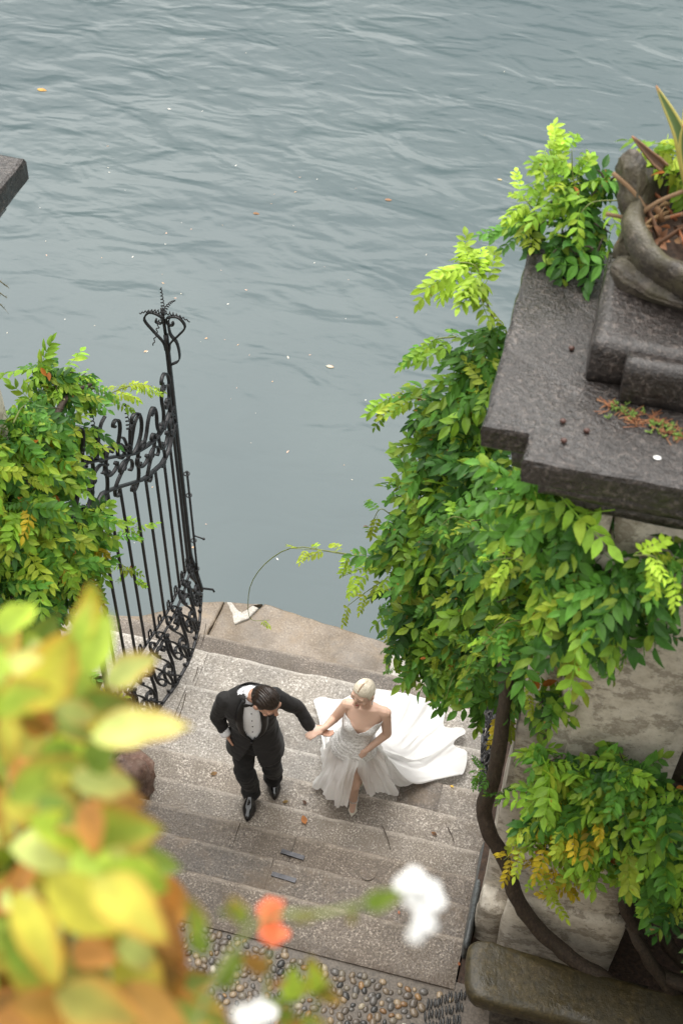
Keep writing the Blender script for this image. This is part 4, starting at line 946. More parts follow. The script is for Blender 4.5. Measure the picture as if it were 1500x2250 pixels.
def hairshell(name, c, A, sc, keep, mat, parent, swirl, grow=1.09, amp=.0035, freq=70, n=90, k=60, bulge=None):
    mb = MB(); mb.ball((0, 0, 0), 1, n=n, k=k); D = np.array([unit(q) for q in mb.v[0]]); v = []
    for d in D:
        mg = max(0., keep(d)); g = 1.004+(grow-1.004)*min(1., mg/.28)**.6+(bulge(d)*min(1., mg/.3) if bulge else 0); p = head_p(d)*g; s_ = swirl(d); p = p*(1+min(1., mg/.2)*amp/.1*(math.sin(s_*freq)*.5+.5*fbm((s_*freq*.35, 0, d[1]*2), 2))); v.append(p)
    P = np.array(v); me = MB(); me.add(c+(P*sc)@A, mb.f); m_ = me.mesh(name)
    idx = [i for i, d in enumerate(D) if keep(d) > 0]; ks = set(idx); bm = bmesh.new(); bm.from_mesh(m_); bm.verts.ensure_lookup_table()
    bmesh.ops.delete(bm, geom=[x for x in bm.verts if x.index not in ks], context='VERTS'); bm.to_mesh(m_); bm.free()
    m_.polygons.foreach_set('use_smooth', [True]*len(m_.polygons)); o = link(name, m_, parent, mat); sl = o.modifiers.new('t', 'SOLIDIFY'); sl.thickness = .004; sl.offset = -1
    return o
M['tux'] = simple('tuxedo_wool', (.010, .0088, .0088), .8, 300, .35, .0006, Sheen_Weight=.12, Sheen_Roughness=.4)
M['trouser'] = simple('trouser_wool', (.005, .005, .0055), .85, 300, .3, .0006, Sheen_Weight=.05)
M['satin'] = simple('black_satin', (.008, .008, .009), .28)
M['shirt'] = simple('white_shirt', (.86, .87, .90), .7, 90, .04, .001)
M['patent'] = simple('patent_leather', (.006, .006, .007), .06, Coat_Weight=.6, Coat_Roughness=.03)
M['groom_hair'] = simple('dark_hair', (.022, .013, .009), .32, 40, .5)
M['ivory'] = simple('ivory_leather', (.72, .68, .58), .4)
def hairmat():
    k = NT('platinum_hair'); n = k.noise(k.coord((9, 9, 2)), 22, 4, .6); return k.set(Base_Color=k.ramp(n, [(.3, (.5, .42, .3)), (.65, (.78, .72, .6))]), Roughness=.38)
M['bride_hair'] = hairmat()
M['roots'] = simple('hair_roots', (.40, .27, .18), .5, 40, .4)
M['jewel'] = simple('crystal', (.8, .8, .8), .12, metallic=.6)

# ---- groom
e1 = unit(V(.937, .349, 0)); e2 = unit(V(.349, -.937, 0)); X = V(1, 0, 0); Yn = V(0, -1, 0)
TR = [(.70, -.128, .03, .232, .175, 0), (.80, -.128, .03, .220, .165, .1), (.92, -.13, .03, .202, .150, .3), (1.06, -.135, .03, .170, .128, .6), (1.20, -.142, .025, .190, .135, .9), (1.31, -.146, .018, .208, .136, 1), (1.40, -.146, .014, .200, .115, 1), (1.455, -.142, .008, .140, .092, 1), (1.50, -.135, .002, .082, .075, 1)]
def tr(z):
    T = np.array(TR); q = [np.interp(z, T[:, 0], T[:, i]) for i in range(1, 6)]; a = unit(X*(1-q[4])+e1*q[4]); b = unit(Yn*(1-q[4])+e2*q[4]); return V(q[0], q[1], z), q[2], q[3], a, b
def tring(z, da=0, n=44, sq=2.35):
    c, a, b, u, w = tr(z); return ering(c, a+da, b+da, u, w, n, sq)
def tfront(z, u, off=.0):
    c, a, b, A_, B_ = tr(z); return c+A_*u+B_*((b)*(max(0, 1-abs(u/a)**2.35))**(1/2.35)+off)
RS, LS = tr(1.405)[0]-e1*.178, tr(1.405)[0]+e1*.178
RE, RW = atz(467, 1573, 1.18)+V(.03, .01, 0), atz(491, 1603, 1.04)
LE, LW = atz(655, 1556, 1.19), atz(682, 1596, 1.04)
hipR, hipL = V(-.215, .02, .88), V(-.045, .04, .88)
kneeR, ankR = V(-.205, -.055, .47), V(-.185, .03, .08)
kneeL, ankL = V(-.025, .085, .40), V(-.075, .27, -.03)
HCg = atz(584, 1539, 1.585); Ag = orth((.80, -.42, -.46), (.30, -.30, .9))
groom_feet = V(-.13, .08, 0)
bd = MB()
bd.loft([tring(z, -.06) for z in (.84, .92)]+[tring(z, -.035) for z in (1.06, 1.2, 1.31, 1.40, 1.455)], True)
for a, b, ra, rb_ in ((hipR, kneeR, .082, .058), (kneeR, ankR, .055, .036), (hipL, kneeL, .082, .058), (kneeL, ankL, .055, .036), (RS, RE, .048, .040), (RE, RW, .038, .027), (LS, LE, .048, .040), (LE, LW, .038, .027)): bd.caps(a, b, ra, rb_)
bd.caps(V(-.137, .005, 1.46), HCg+V(-.03, .03, -.03), .058, .054)
for a, t_ in ((ankR+V(0, .02, -.03), V(-.17, -.08, .03)), (ankL+V(0, .03, -.03), V(-.05, .2, -.11))): bd.caps(a, t_, .028, .02)
add_head(bd, HCg, Ag, 1.16)
hd = unit(atz(506, 1632, .90)+V(.0, .02, 0)-RW)
hand(bd, RW+hd*.03, hd+V(-.02, .5, -.45), unit(V(-.8, -.5, .3)), 1.02, .3, -1, thumb=(.75, .75), thumb_len=1.15)
hl = unit(atz(706, 1607, 1.0)-LW); hand(bd, LW+hl*.02, hl, V(0.1, -.25, -1), 1.0, .35, 1, thumb=(.8, .35))
me = remesh(bd, .006, 2, 'person'); P = getv(me); col = np.tile(np.array([.50, .285, .20]), (len(P), 1)); col *= (1+.1*np.array([fbm(q, 2, 14) for q in P]))[:, None]
head_col(P, HCg, Ag, col, None, 1.16, (.42, .17, .14), (.03, .018, .012)); setcol(me, col)
groom = link('person', me, None, M['skin']); tag(groom, 'person in a black tuxedo and bow tie, bowing his head, one hand in his pocket', 'person', 'couple climbing the stairs')
# jacket
jk = MB(); jk.loft([tring(z) for z in (.73, .80, .86, .92, .99, 1.06, 1.13, 1.20, 1.26, 1.31, 1.36, 1.40, 1.43, 1.455, 1.48, 1.50)], True)
for a, b, ra, rb_ in ((RS+V(0, 0, -.012), RE, .070, .055), (RE, RW, .055, .044), (LS+V(0, 0, -.012), LE, .070, .054), (LE, LW, .054, .044)): jk.caps(a, b, ra, rb_, 14)
me = remesh(jk, .0075, 4, 'jacket'); wrinkle(me, .008, 6, (1, 1, 1.4)); wrinkle(me, .0025, 19, (1, 1, 1.6))
OZ = [1.03, 1.07, 1.13, 1.22, 1.35, 1.44, 1.50, 1.6]; OW = [0, .040, .062, .070, .066, .054, .042, .04]
def in_open(p):
    p = np.array(p); c, a, b, A_, B_ = tr(p[2]); u = (p-c)@A_; f_ = (p-c)@B_
    if f_ < .02:
        return p[2] > 1.494 or (p[2] < .745 and abs(u) < .18)
    if p[2] > 1.03: return abs(u-.004) < np.interp(p[2], OZ, OW)
    if p[2] < .745 and np.hypot(u, f_) < .13: return True
    return p[2] < 1.0 and abs(u+.0) < .085*((1.0-p[2])/.26)**1.15
for_sleeve = lambda p: min(np.linalg.norm(np.array(p)-RW), np.linalg.norm(np.array(p)-LW)) < 0
delfaces(me, in_open); jo = link('jacket', me, groom, M['tux']); sl = jo.modifiers.new('t', 'SOLIDIFY'); sl.thickness = .006; sl.offset = -1
for s in (-1, 1):
    mb = MB(); rows = []
    for z in np.linspace(1.03, 1.50, 26):
        w0 = np.interp(z, OZ, OW)+.0; wd_ = np.interp(z, [1.03, 1.1, 1.3, 1.42, 1.5], [.012, .040, .058, .048, .03])
        rows.append([tfront(z, s*(w0-.004+wd_*f_)+.004, .007+.006*math.sin(math.pi*f_)-.002*f_) for f_ in (0, .33, .66, 1)])
    rows = np.array(rows).reshape(-1, 3); mb.add(rows, [(i*4+j, i*4+j+1, i*4+j+5, i*4+j+4) for i in range(25) for j in range(3)]); lo = mb.build('lapel', M['satin'], jo); q = lo.modifiers.new('t', 'SOLIDIFY'); q.thickness = .004
mb = MB(); mb.ball(tfront(1.015, .0, .012), (.011, .011, .008)); mb.build('button', M['satin'], jo)
rg = MB(); rg.loft([tring(z, -.012) for z in (.98, 1.06, 1.13, 1.2, 1.31, 1.40, 1.455)]+[tring(1.49, -.042)], False)
me = rg.mesh('shirt'); wrinkle(me, .0035, 16); sh = link('shirt', me, groom, M['shirt'])
mb = MB(); nb = V(-.135, .002, 1.475); nd = unit(HCg+V(-.03, .03, -.03)-nb); ux = unit(np.cross(nd, (0, 1, 0))); uy = np.cross(ux, nd)
mb.loft([ering(nb+nd*h_,  .053-.002*k_, .053-.002*k_, ux, uy, 28, 2) for k_, h_ in enumerate((-.012, .01, .03, .042))], False); cl_ = mb.build('collar', M['shirt'], sh); q = cl_.modifiers.new('t', 'SOLIDIFY'); q.thickness = .004
for z in (1.12, 1.2, 1.28, 1.36):
    mb = MB(); mb.ball(tfront(z, .004, -.008), (.005, .005, .004)); mb.build('stud', M['satin'], sh)
mb = MB(); fr = tfront(1.462, .004, .012)
for s in (-1, 1):
    mb.loft([ering(fr+e1*s*x_, .004+0*x_, hh_, V(0, 0, 1)*0+e2, V(0, 0, 1), 12) for x_, hh_ in ((.0, .009), (.012, .012), (.035, .022), (.052, .023), (.058, .018))], True)
mb.ball(fr+e2*.004, (.011, .008, .012)); mb.build('bow_tie', M['satin'], groom)
for wv, ev in ((RW, RE), (LW, LE)):
    d_ = unit(wv-ev); u_ = unit(np.cross(d_, (0, 0, 1))); w_ = np.cross(u_, d_); mb = MB(); mb.loft([ering(wv+d_*h_, r_, r_, u_, w_, 22, 2) for h_, r_ in ((-.02, .042), (.036, .040), (.052, .039), (.051, .035), (.0, .035))], False); mb.build('cuff', M['shirt'], sh)
# trousers
tb = MB(); tb.loft([ering(c_, a_, b_, X, Yn, 36, 2.3) for c_, a_, b_ in ((V(-.13, .03, .79), .17, .12), (V(-.13, .03, .9), .178, .13), (V(-.132, .03, 1.0), .165, .122), (V(-.135, .03, 1.06), .155, .115))], True)
for h_, k_, a_ in ((hipR, kneeR, ankR), (hipL, kneeL, ankL)):
    tb.caps(h_+V(0, 0, -.03), k_, .092, .080, 16); tb.caps(k_, a_+V(0, 0, .04), .080, .074, 16); tb.caps(a_+V(.0, -.01, .06), a_+V(0, -.03, -.015), .074, .078, 16)
me = remesh(tb, .008, 4, 'trousers'); v = getv(me); wrinkle(me, .010, 8, (1.4, 1.4, .8)); wrinkle(me, .004, 20, (1, 1, 1.2)); link('trousers', me, groom, M['trouser'])
shoe('shoe', V(-.195, .105, .004), V(-.150, -.222, .004), (0, 0, 1), .060, .115, M['patent'], groom, .4, 0, (.85, 1.1, 1.1, .95, .56, .36, .16))
shoe('shoe', V(-.115, .395, -.112), V(-.018, .098, -.136), (0, .1, 1), .060, .115, M['patent'], groom, .4, 0, (.85, 1.1, 1.1, .95, .56, .36, .16))
# hair: combed back with a side parting
def keep_g(d):
    x, y, z = d
    t = .45+.30*max(0, y-.55)+.08*abs(x)-1.6*max(0, .45-y) if y > 0 else -.30+.12*y
    return z-max(t, -.30)
hairshell('hair', HCg, Ag, 1.16, keep_g, M['groom_hair'], groom, lambda d: d[0]*1.0+.25*math.atan2(d[2], d[1]+1.2), 1.07, .0055, 42, bulge=lambda d: .06*max(0, d[2])*(1-.5*abs(d[0]))-.05*math.exp(-((d[0]+.38)/.05)**2)*max(0, d[1]+.5))

# ---- bride
f1 = unit(V(1, .01, 0)); f2 = V(0, -1, 0)
BR = [(.56, .572, .31, .178, .145), (.64, .575, .305, .172, .135), (.72, .583, .305, .152, .118), (.80, .598, .31, .118, .098), (.88, .612, .312, .120, .098), (.96, .626, .308, .138, .116), (1.01, .636, .31, .142, .118), (1.06, .646, .32, .145, .098), (1.11, .65, .333, .15, .075), (1.145, .652, .335, .115, .055)]
def br(z): T = np.array(BR); return V(np.interp(z, T[:, 0], T[:, 1]), np.interp(z, T[:, 0], T[:, 2]), z), np.interp(z, T[:, 0], T[:, 3]), np.interp(z, T[:, 0], T[:, 4])
def bring(z, da=0, n=48): c, a, b = br(z); return ering(c, a+da, b+da, f1, f2, n, 2.1)
bRS, bLS = V(.505, .335, 1.10), V(.797, .335, 1.10)
bRE, bRW = atz(733, 1580, .93), atz(715, 1597, 1.03)
bLE, bLW = atz(850, 1612, .88), atz(808, 1646, .75)
HCb = atz(798, 1522, 1.335); Ab = orth((-.42, -.9, -.03), (-.08, -.3, .95))
bhR, bhL = V(.50, .30, .56), V(.65, .31, .56)
bkR, baR = atz(777, 1722, .28), atz(776, 1757, .015)
bkL, baL = atz(800, 1690, .10), atz(794, 1706, -.13)
bb = MB(); bb.loft([bring(z, -.006) for z in (.56, .64, .72, .8, .88, .96, 1.01, 1.06, 1.11, 1.145)], True)
for s in (-1, 1): bb.ball(br(.985)[0]+f1*.062*s+f2*.065, (.062, .055, .058))
for a, b, ra, rb_ in ((bRS, bRE, .045, .036), (bRE, bRW, .035, .024), (bLS, bLE, .045, .036), (bLE, bLW, .035, .024), (bhR, bkR, .085, .055), (bkR, baR, .052, .032), (bhL, bkL, .085, .055), (bkL, baL, .052, .032)): bb.caps(a, b, ra, rb_, 12)
bb.caps(bRS+V(.06, 0, .01), bRS, .045, .048); bb.caps(bLS-V(.06, 0, -.01), bLS, .045, .048)
bb.caps(V(.650, .335, 1.12), HCb+V(.012, .03, -.04), .046, .043)
toeR, toeL = atz(772, 1795, -.13), atz(784, 1733, -.265)
bb.caps(baR, toeR+(baR-toeR)*.45+V(0, 0, -.02), .032, .024); bb.caps(baL, toeL+(baL-toeL)*.45, .032, .024)
add_head(bb, HCb, Ab, 1.02, True)
hb = unit(atz(688, 1612, 1.035)-bRW); hand(bb, bRW+hb*.02, hb, V(.1, -.35, 1), .9, .35, 1, thumb=(.7, .5))
hb2 = unit(atz(786, 1663, .66)-bLW); hand(bb, bLW+hb2*.02, hb2, V(.1, -1, .35), .9, .95, 1, thumb=(.8, .35))
me = remesh(bb, .006, 2, 'person'); P = getv(me); col = np.tile(np.array([.62, .41, .31]), (len(P), 1)); col *= (1+.06*np.array([fbm(q, 2, 12) for q in P]))[:, None]
head_col(P, HCb, Ab, col, None, 1.02, (.45, .12, .11), (.22, .13, .08)); setcol(me, col)
bride = link('person', me, None, M['skin']); tag(bride, 'person in a white strapless wedding dress with a long train, lifting the skirt', 'person', 'couple climbing the stairs')
def keep_b(d):
    x, y, z = d
    t = .46+.30*max(0, y-.5)-.10*abs(x)-1.5*max(0, .5-y) if y > 0 else -.42
    return z-max(t, -.42)
hb_o = hairshell('hair', HCb, Ab, 1.02, keep_b, M['bride_hair'], bride, lambda d: math.atan2(d[0], .9+d[1]*.3)*1.2+.15*d[2], 1.06, .0055, 46)
L_ = lambda a, b, d: HCb+(np.array([a, b, d])*1.02)@Ab
mb = MB(); mb.ball(L_(.02, -.098, -.035), (.042, .032, .042), Ab, 20, 14); v = mb.v[0]; cc_ = v.mean(0); v[:] = np.array([cc_+(q-cc_)*(1+.10*math.sin(14*math.atan2(*(((q-cc_)@Ab.T)[[0, 2]])))) for q in v]); mb.build('bun', M['bride_hair'], hb_o)
mb = MB(); mb.tube([np.asarray(L_(*(head_p(unit((.02, math.cos(a_), math.sin(a_))))*1.075))) for a_ in np.linspace(.80, 1.6, 18)], 1, flat=(.0032, .0035), ref=tuple(Ab[0])); mb.build('parting', M['roots'], hb_o)
for s in (-1, 1):
    mb = MB()
    for k_ in range(5): mb.ball(L_(.082*s, -.006+.003*(k_ % 2), -.034-.012*k_), .0065-.0004*k_, n=8, k=6)
    mb.build('earring', M['jewel'], bride)
# bodice
def lacemat():
    k = NT('beaded_lace'); c = k.coord(); n1 = k.noise(c, 48, 3, .6, 1.2); vo = k.n('TexVoronoi', Scale=190.); k.l(c, vo.inputs['Vector'])
    col = k.ramp(n1, [(.36, (.50, .48, .46)), (.50, (.76, .745, .73)), (.64, (.88, .87, .86))]); b = k.bump(vo.outputs['Distance'], .6, .004); b = k.bump(n1, .5, .006, b)
    return k.set(Base_Color=col, Roughness=.36, Normal=b, Metallic=.03)
M['lace'] = lacemat()
bo = MB(); bo.loft([bring(z, .006, 64) for z in np.linspace(.58, 1.11, 44)], False)
for s in (-1, 1): bo.ball(br(.985)[0]+f1*.062*s+f2*.068, (.066, .058, .060), n=20, k=14)
me = remesh(MB().add(np.vstack(bo.v), bo.f), .006, 2, 'bodice') if False else None
bs = MB(); bs.loft([bring(z, .005) for z in (.57, .64, .72, .8, .88, .96, 1.01, 1.06, 1.10)], True)
for s in (-1, 1): bs.ball(br(.985)[0]+f1*.062*s+f2*.067, (.066, .058, .060))
me = remesh(bs, .006, 2, 'bodice')
def above(p):
    p = np.array(p); c, a, b = br(p[2]); u = (p-c)@f1; f_ = (p-c)@f2
    top = .965+.095*min(1, abs(u)/.10)**.85 if f_ > -.02 else .99
    return p[2] > top or (p[2] < .585)
delfaces(me, above); v = getv(me)
dr = v.copy(); nn = np.zeros(len(v)*3); me.vertices.foreach_get('normal', nn); nn = nn.reshape(-1, 3)
ruch = np.array([math.sin((q[2]*1.0+(q[0]-.6)*.28)*165+3*fbm(q, 2, 9)) if q[2] < .92 else 0 for q in v]); setv(me, v+nn*ruch[:, None]*.0017)
bod = link('bodice', me, bride, M['lace']); q = bod.modifiers.new('t', 'SOLIDIFY'); q.thickness = .004; q.offset = 1
# skirt and train
def G(px, py, off=.02):
    z = -.3
    for _ in range(12): z = .5*z+.5*(drape_z(atz(px, py, z)[1])+off)
    return atz(px, py, z)
wc = V(.576, .305, .665)
def wst(phi, r=1.): p = math.radians(phi); return wc+V(.176*r*math.sin(p), -.140*r*math.cos(p), 0)
Z = atz
ctrl = []
def rayc(phi, pts): ctrl.append([phi]+pts)
rayc(6, [wst(6), Z(788, 1672, .65), Z(789, 1706, .46), Z(806, 1746, -.07)])
rayc(20, [wst(20), Z(806, 1672, .6), Z(816, 1712, .33), Z(827, 1746, -.1)])
rayc(33, [wst(33), Z(815, 1670, .53), Z(833, 1706, .18), Z(846, 1738, -.2)])
rayc(45, [wst(45), Z(824, 1668, .50), Z(846, 1704, .15), Z(870, 1744, -.2)])
rayc(57, [wst(57), Z(830, 1662, .48), Z(855, 1690, .12), Z(880, 1713, -.22)])
rayc(68, [wst(68), Z(836, 1655, .45), Z(864, 1678, .08), Z(896, 1697, -.22)])
rayc(80, [wst(80), Z(838, 1646, .42), Z(868, 1660, .05), G(905, 1669)])
def trn(phi, px, py, z1=.36, s1=.22, off=.03):
    w = wst(phi); h = G(px, py, off); d = h-w; d[2] = 0; L = np.linalg.norm(d); d = d/L
    p1 = w+d*min(.13, L*.3); p1[2] = z1; p2 = w+d*max(L*.48, min(L*.8, .3)); p2[2] = drape_z(p2[1])+.07; rayc(phi, [w, p1, p2, h])
for phi, px, py in ((88, 944, 1680), (95, 980, 1687), (102, 1016, 1695), (110, 1025, 1652), (116, 996, 1634), (122, 1022, 1605), (128, 1014, 1593), (134, 977, 1590), (141, 977, 1561), (149, 964, 1545), (157, 939, 1537), (166, 906, 1527), (174, 880, 1522), (184, 840, 1514), (196, 790, 1516), (210, 744, 1531), (222, 711, 1525), (234, 689, 1534), (246, 698, 1556), (258, 706, 1588)):
    trn(phi, px, py)
rayc(270, [wst(270), Z(722, 1640, .42), Z(716, 1650, .15), G(712, 1640)])
rayc(283, [wst(283), Z(722, 1650, .45), Z(712, 1680, .16), Z(699, 1696, -.12)])
rayc(296, [wst(296), Z(726, 1658, .47), Z(712, 1694, .16), Z(694, 1733, -.11)])
rayc(310, [wst(310), Z(735, 1663, .54), Z(724, 1704, .28), Z(709, 1738, -.06)])
rayc(324, [wst(324), Z(748, 1668, .58), Z(736, 1714, .36), Z(727, 1762, -.03)])
rayc(338, [wst(338), Z(762, 1672, .62), Z(751, 1722, .42), Z(741, 1778, .0)])
rayc(350, [wst(350), Z(787, 1671, .64), Z(778, 1706, .49), Z(761, 1771, .02)])
phis = [c_[0] for c_ in ctrl]; ctl = np.array([np.array(c_[1:]) for c_ in ctrl])
NP, NT_ = 420, 44
rows = np.array([[crom(ctl[:, j], NP)] for j in range(4)])[:, 0]           # 4 x NP x 3
ph = np.interp(np.linspace(0, len(phis)-1, NP), range(len(phis)), phis)
S = np.zeros((NP, NT_, 3))
for i in range(NP): S[i] = crom(rows[:, i], NT_)
du = np.gradient(S, axis=0); dv = np.gradient(S, axis=1); N_ = np.cross(du, dv); N_ /= np.linalg.norm(N_, axis=2)[..., None]+1e-9
for i in range(NP):
    for j in range(NT_):
        t = j/(NT_-1); a = ph[i]; tr_ = 85 < a < 262
        fold = math.sin(math.radians(a)*(19 if tr_ else 17)+4.5*fbm((a*.03, t*1.0, 0), 2))*.45+.75*fbm((a*.085, t*1.3, 4), 3)+.4*fbm((a*.34, t*2.6, 9), 3)
        am = (.006+.032*t**.8) if not tr_ else (.008+.036*min(1, t*1.6)*(1-.45*t))
        q = S[i, j]+N_[i, j]*fold*am*(1 if tr_ else 1.0)
        if tr_ and t > .3: q[2] = max(S[i, j][2]+drape_c(q[1])-drape_z(q[1])+fold*am*1.0, drape_c(q[1])+.006+.006*abs(fold))
        q[2] = max(q[2], drape_c(q[1])+.006); S[i, j] = q
mb = MB(); mb.add(S.reshape(-1, 3), [(i*NT_+j, i*NT_+j+1, (i+1)*NT_+j+1, (i+1)*NT_+j) for i in range(NP-1) for j in range(NT_-1)])
def clothmat():
    k = NT('silk_organza'); n = k.noise(k.coord(), 160, 3, .6); k.set(Base_Color=(.85, .84, .825), Roughness=.5, Sheen_Weight=.2, Normal=k.bump(n, .15, .001))
    tr = k.n('BsdfTranslucent'); tr.inputs[0].default_value = (.95, .94, .92, 1); ms = k.n('MixShader'); ms.inputs[0].default_value = .42; k.l(k.b.outputs[0], ms.inputs[1]); k.l(tr.outputs[0], ms.inputs[2]); k.l(ms.outputs[0], k.o.inputs[0]); return k.m
M['silk'] = clothmat(); mb.build('skirt', M['silk'], bride)
# soft inner lining behind the slit
mb = MB(); rowsb = []
for t in np.linspace(0, 1, 14):
    z = .64-.72*t; rowsb.append(ering(V(.585, .32+.05*t, z), .15+.03*t, .09+.03*t, f1, f2, 40))
# pumps with crystal straps
shoe('pump', baR+V(.0, .055, -.055), toeR, (0, -.25, 1), .038, .055, M['ivory'], bride, 1., 0)
shoe('pump', baL+V(.0, .06, -.05), toeL, (0, -.25, 1), .038, .055, M['ivory'], bride, 1., 0)
for hp in (baR+V(0, .05, -.05), baL+V(0, .055, -.045)):
    mb = MB(); g_ = ground_z(hp[1]); mb.tube([hp, V(hp[0], hp[1]+.01, max(g_+.003, hp[2]-.10))], [.012, .005], 8); mb.build('heel', M['ivory'], bride)
for an in (baR, baL):
    mb = MB()
    for k_ in range(20):
        a_ = 2*math.pi*k_/20; mb.ball(an+V(.040*math.cos(a_), .040*math.sin(a_), .012), .0055, n=6, k=5)
    mb.build('ankle_strap', M['jewel'], bride)

# ------------------------------------------------------------------ foreground planting on the terrace
tw = empty('terrace_wall', (1.2, -4.8, .42)); tag(tw, 'plastered terrace wall below the viewpoint, carrying the flower bed', 'wall')
mb = MB(); roughbox(mb, -4.0, 6.0, -4.95, -4.72, .30, 7.0, res=.5, amp=.02, bev=.03, seed=80); mb.build('wall', M['plaster'], tw)
mb = MB(); roughbox(mb, -4.0, 6.0, -4.70, -4.55, 6.7, 6.98, res=.3, amp=.02, bev=.03, seed=82); mb.build('coping', M['cap_stone'], tw)
mb = MB(); mb.box(-4.0, 6.0, -6.2, -4.97, 6.3, 6.9); mb.build('soil_bed', M['soil'], tw, False)
def bigleaf(L, W, seed, col):
    r = random.Random(seed); mb = MB(); n = 7; ts = np.linspace(0, 1, n); wid = np.interp(ts, [0, .08, .3, .55, .8, .93, 1], [.05, .45, .95, 1., .6, .25, .01])*W/2; vs = []; cs = []
    b = r.uniform(.1, .4); fo = r.uniform(.1, .4); c2 = np.array(col)
    for t, w in zip(ts, wid):
        for a in (-1, -.5, 0, .5, 1): vs.append((w*a, L*t, -b*L*t*t+fo*w*abs(a)+.004*math.sin(t*18+a*3))); e_ = max(0, (abs(a)*.7+t*.6-.55))*(1.2 if seed % 3 else .15); cs.append((c2*(1-min(.8, e_))+np.array((.55, .2, .04))*min(.8, e_))*(1-.15*(a == 0))*(1+.15*math.sin(seed+t*3+a)))
    mb.add(vs, [(i*5+j, i*5+j+1, i*5+j+6, i*5+j+5) for i in range(n-1) for j in range(4)], np.clip(cs, 0, 1)); return mb
LIME, YEL, PAL, ORG, RED, GRN, OLV, BRN = (.40, .54, .07), (.66, .63, .10), (.66, .74, .24), (.60, .29, .08), (.62, .21, .07), (.20, .30, .05), (.24, .23, .05), (.36, .20, .05)
fs_ = empty('autumn_shrub', tuple(atd(150, 2700, 1.45))); tag(fs_, 'yellow and orange autumn shrub close to the viewer, out of focus', 'shrub')
hero = [ # px, py of leaf base, direction deg in the picture (0 right, 90 down), length px, depth, colour
 (190, 1490, -72, 150, 1.25, LIME), (60, 1560, -60, 190, 1.3, YEL), (10, 1480, -20, 170, 1.4, LIME), (120, 1540, -110, 160, 1.35, PAL), (230, 1500, -30, 120, 1.4, PAL), (200, 1620, -15, 190, 1.15, PAL), (160, 1560, 20, 150, 1.3, YEL), (90, 1640, 10, 170, 1.25, LIME),
 (130, 1690, 10, 110, 1.3, RED), (30, 1660, 60, 160, 1.35, ORG), (150, 1720, -5, 170, 1.2, PAL), (200, 1740, 25, 130, 1.35, ORG), (190, 1530, 70, 110, 1.45, ORG), (20, 1760, -30, 190, 1.2, LIME), (60, 1800, 20, 210, 1.15, LIME), (20, 1860, 0, 200, 1.2, PAL), (150, 1850, -10, 190, 1.2, LIME),
 (190, 1890, 5, 170, 1.15, PAL), (100, 1920, 40, 220, 1.08, YEL), (200, 1930, 35, 200, 1.05, YEL), (30, 1960, 60, 230, 1.1, YEL), (220, 1910, 15, 170, 1.1, LIME), (300, 1900, 55, 160, 1.35, ORG), (330, 1980, 65, 150, 1.3, ORG), (370, 1920, 80, 130, 1.4, ORG), (0, 2050, 40, 220, 1.2, GRN), (60, 2080, 80, 200, 1.25, GRN),
 (160, 2090, 70, 200, 1.15, OLV), (260, 2080, 60, 190, 1.2, YEL), (340, 2080, 70, 170, 1.25, BRN), (250, 2170, 30, 180, 1.15, BRN), (120, 2180, 20, 200, 1.1, OLV), (20, 2200, 10, 200, 1.1, BRN), (370, 2160, 70, 150, 1.3, ORG), (400, 2190, 40, 130, 1.4, GRN), (330, 2230, 0, 160, 1.3, GRN), (0, 1400, -50, 120, 1.5, LIME), (170, 1420, -78, 110, 1.25, LIME), (195, 1400, -85, 90, 1.3, LIME), (240, 1760, 0, 90, 1.35, BRN), (80, 1480, 40, 120, 1.4, ORG)]
def put_leaf(px, py, ang, lp, dep, col, parent, seed, name='leaf', wr=.5):
    p0 = atd(px, py, dep); a = math.radians(ang); p1 = atd(px+lp*math.cos(a), py+lp*math.sin(a), dep*(1-.04*math.sin(seed*1.7))); d = p1-p0; L = np.linalg.norm(d)
    n = unit(CAM-p0)+V(0, 0, .5)+V(.3*math.sin(seed), .3*math.cos(seed*1.3), 0); R = frame(d, n); mb = bigleaf(L, L*wr*(1+.15*math.sin(seed*2.1)), seed, col)
    for v in mb.v: v[:] = v@R.T+p0
    return mb.build(name, M['leaf_big'], parent, True, True)
r8 = random.Random(21)
for k in range(70):
    py = r8.uniform(1440, 2240); lim = np.interp(py, [1400, 1500, 1700, 1850, 1950, 2100, 2280], [200, 250, 260, 290, 360, 400, 400]); hero.append((r8.uniform(-40, lim-60), py, r8.uniform(-80, 100), r8.uniform(70, 135), r8.uniform(1.15, 1.6), r8.choice([LIME, LIME, YEL, PAL, PAL, ORG, GRN, GRN, OLV, BRN])))
for k, h_ in enumerate(hero): put_leaf(*h_[:4], h_[4]*1.28, h_[5], fs_, k)
fill = MB(); rr = random.Random(3)
for k in range(190):
    py = rr.uniform(1420, 2280); lim = np.interp(py, [1400, 1500, 1700, 1850, 1950, 2100, 2280], [190, 200, 190, 250, 300, 340, 370]); px = rr.uniform(-60, lim-60); dep = rr.uniform(1.9, 2.4); col = rr.choice([LIME, LIME, YEL, GRN, GRN, OLV, OLV, BRN] if py > 1950 else [LIME, LIME, LIME, YEL, PAL, ORG, GRN, GRN])
    p0 = atd(px, py, dep); a = rr.uniform(0, 6.28); L = rr.uniform(.09, .15); d = CR*math.cos(a)-CU*math.sin(a)+CF*rr.gauss(0, .3); R = frame(d, unit(CAM-p0)+V(rr.gauss(0, .3), rr.gauss(0, .3), .6)); mb = bigleaf(L, L*.5, k+100, col)
    for v in mb.v: fill.add(v@R.T+p0, mb.f, np.vstack(mb.c)[:, :3])
tag(fill.build('foliage', M['leaf_big'], fs_, True, True), kind='stuff')
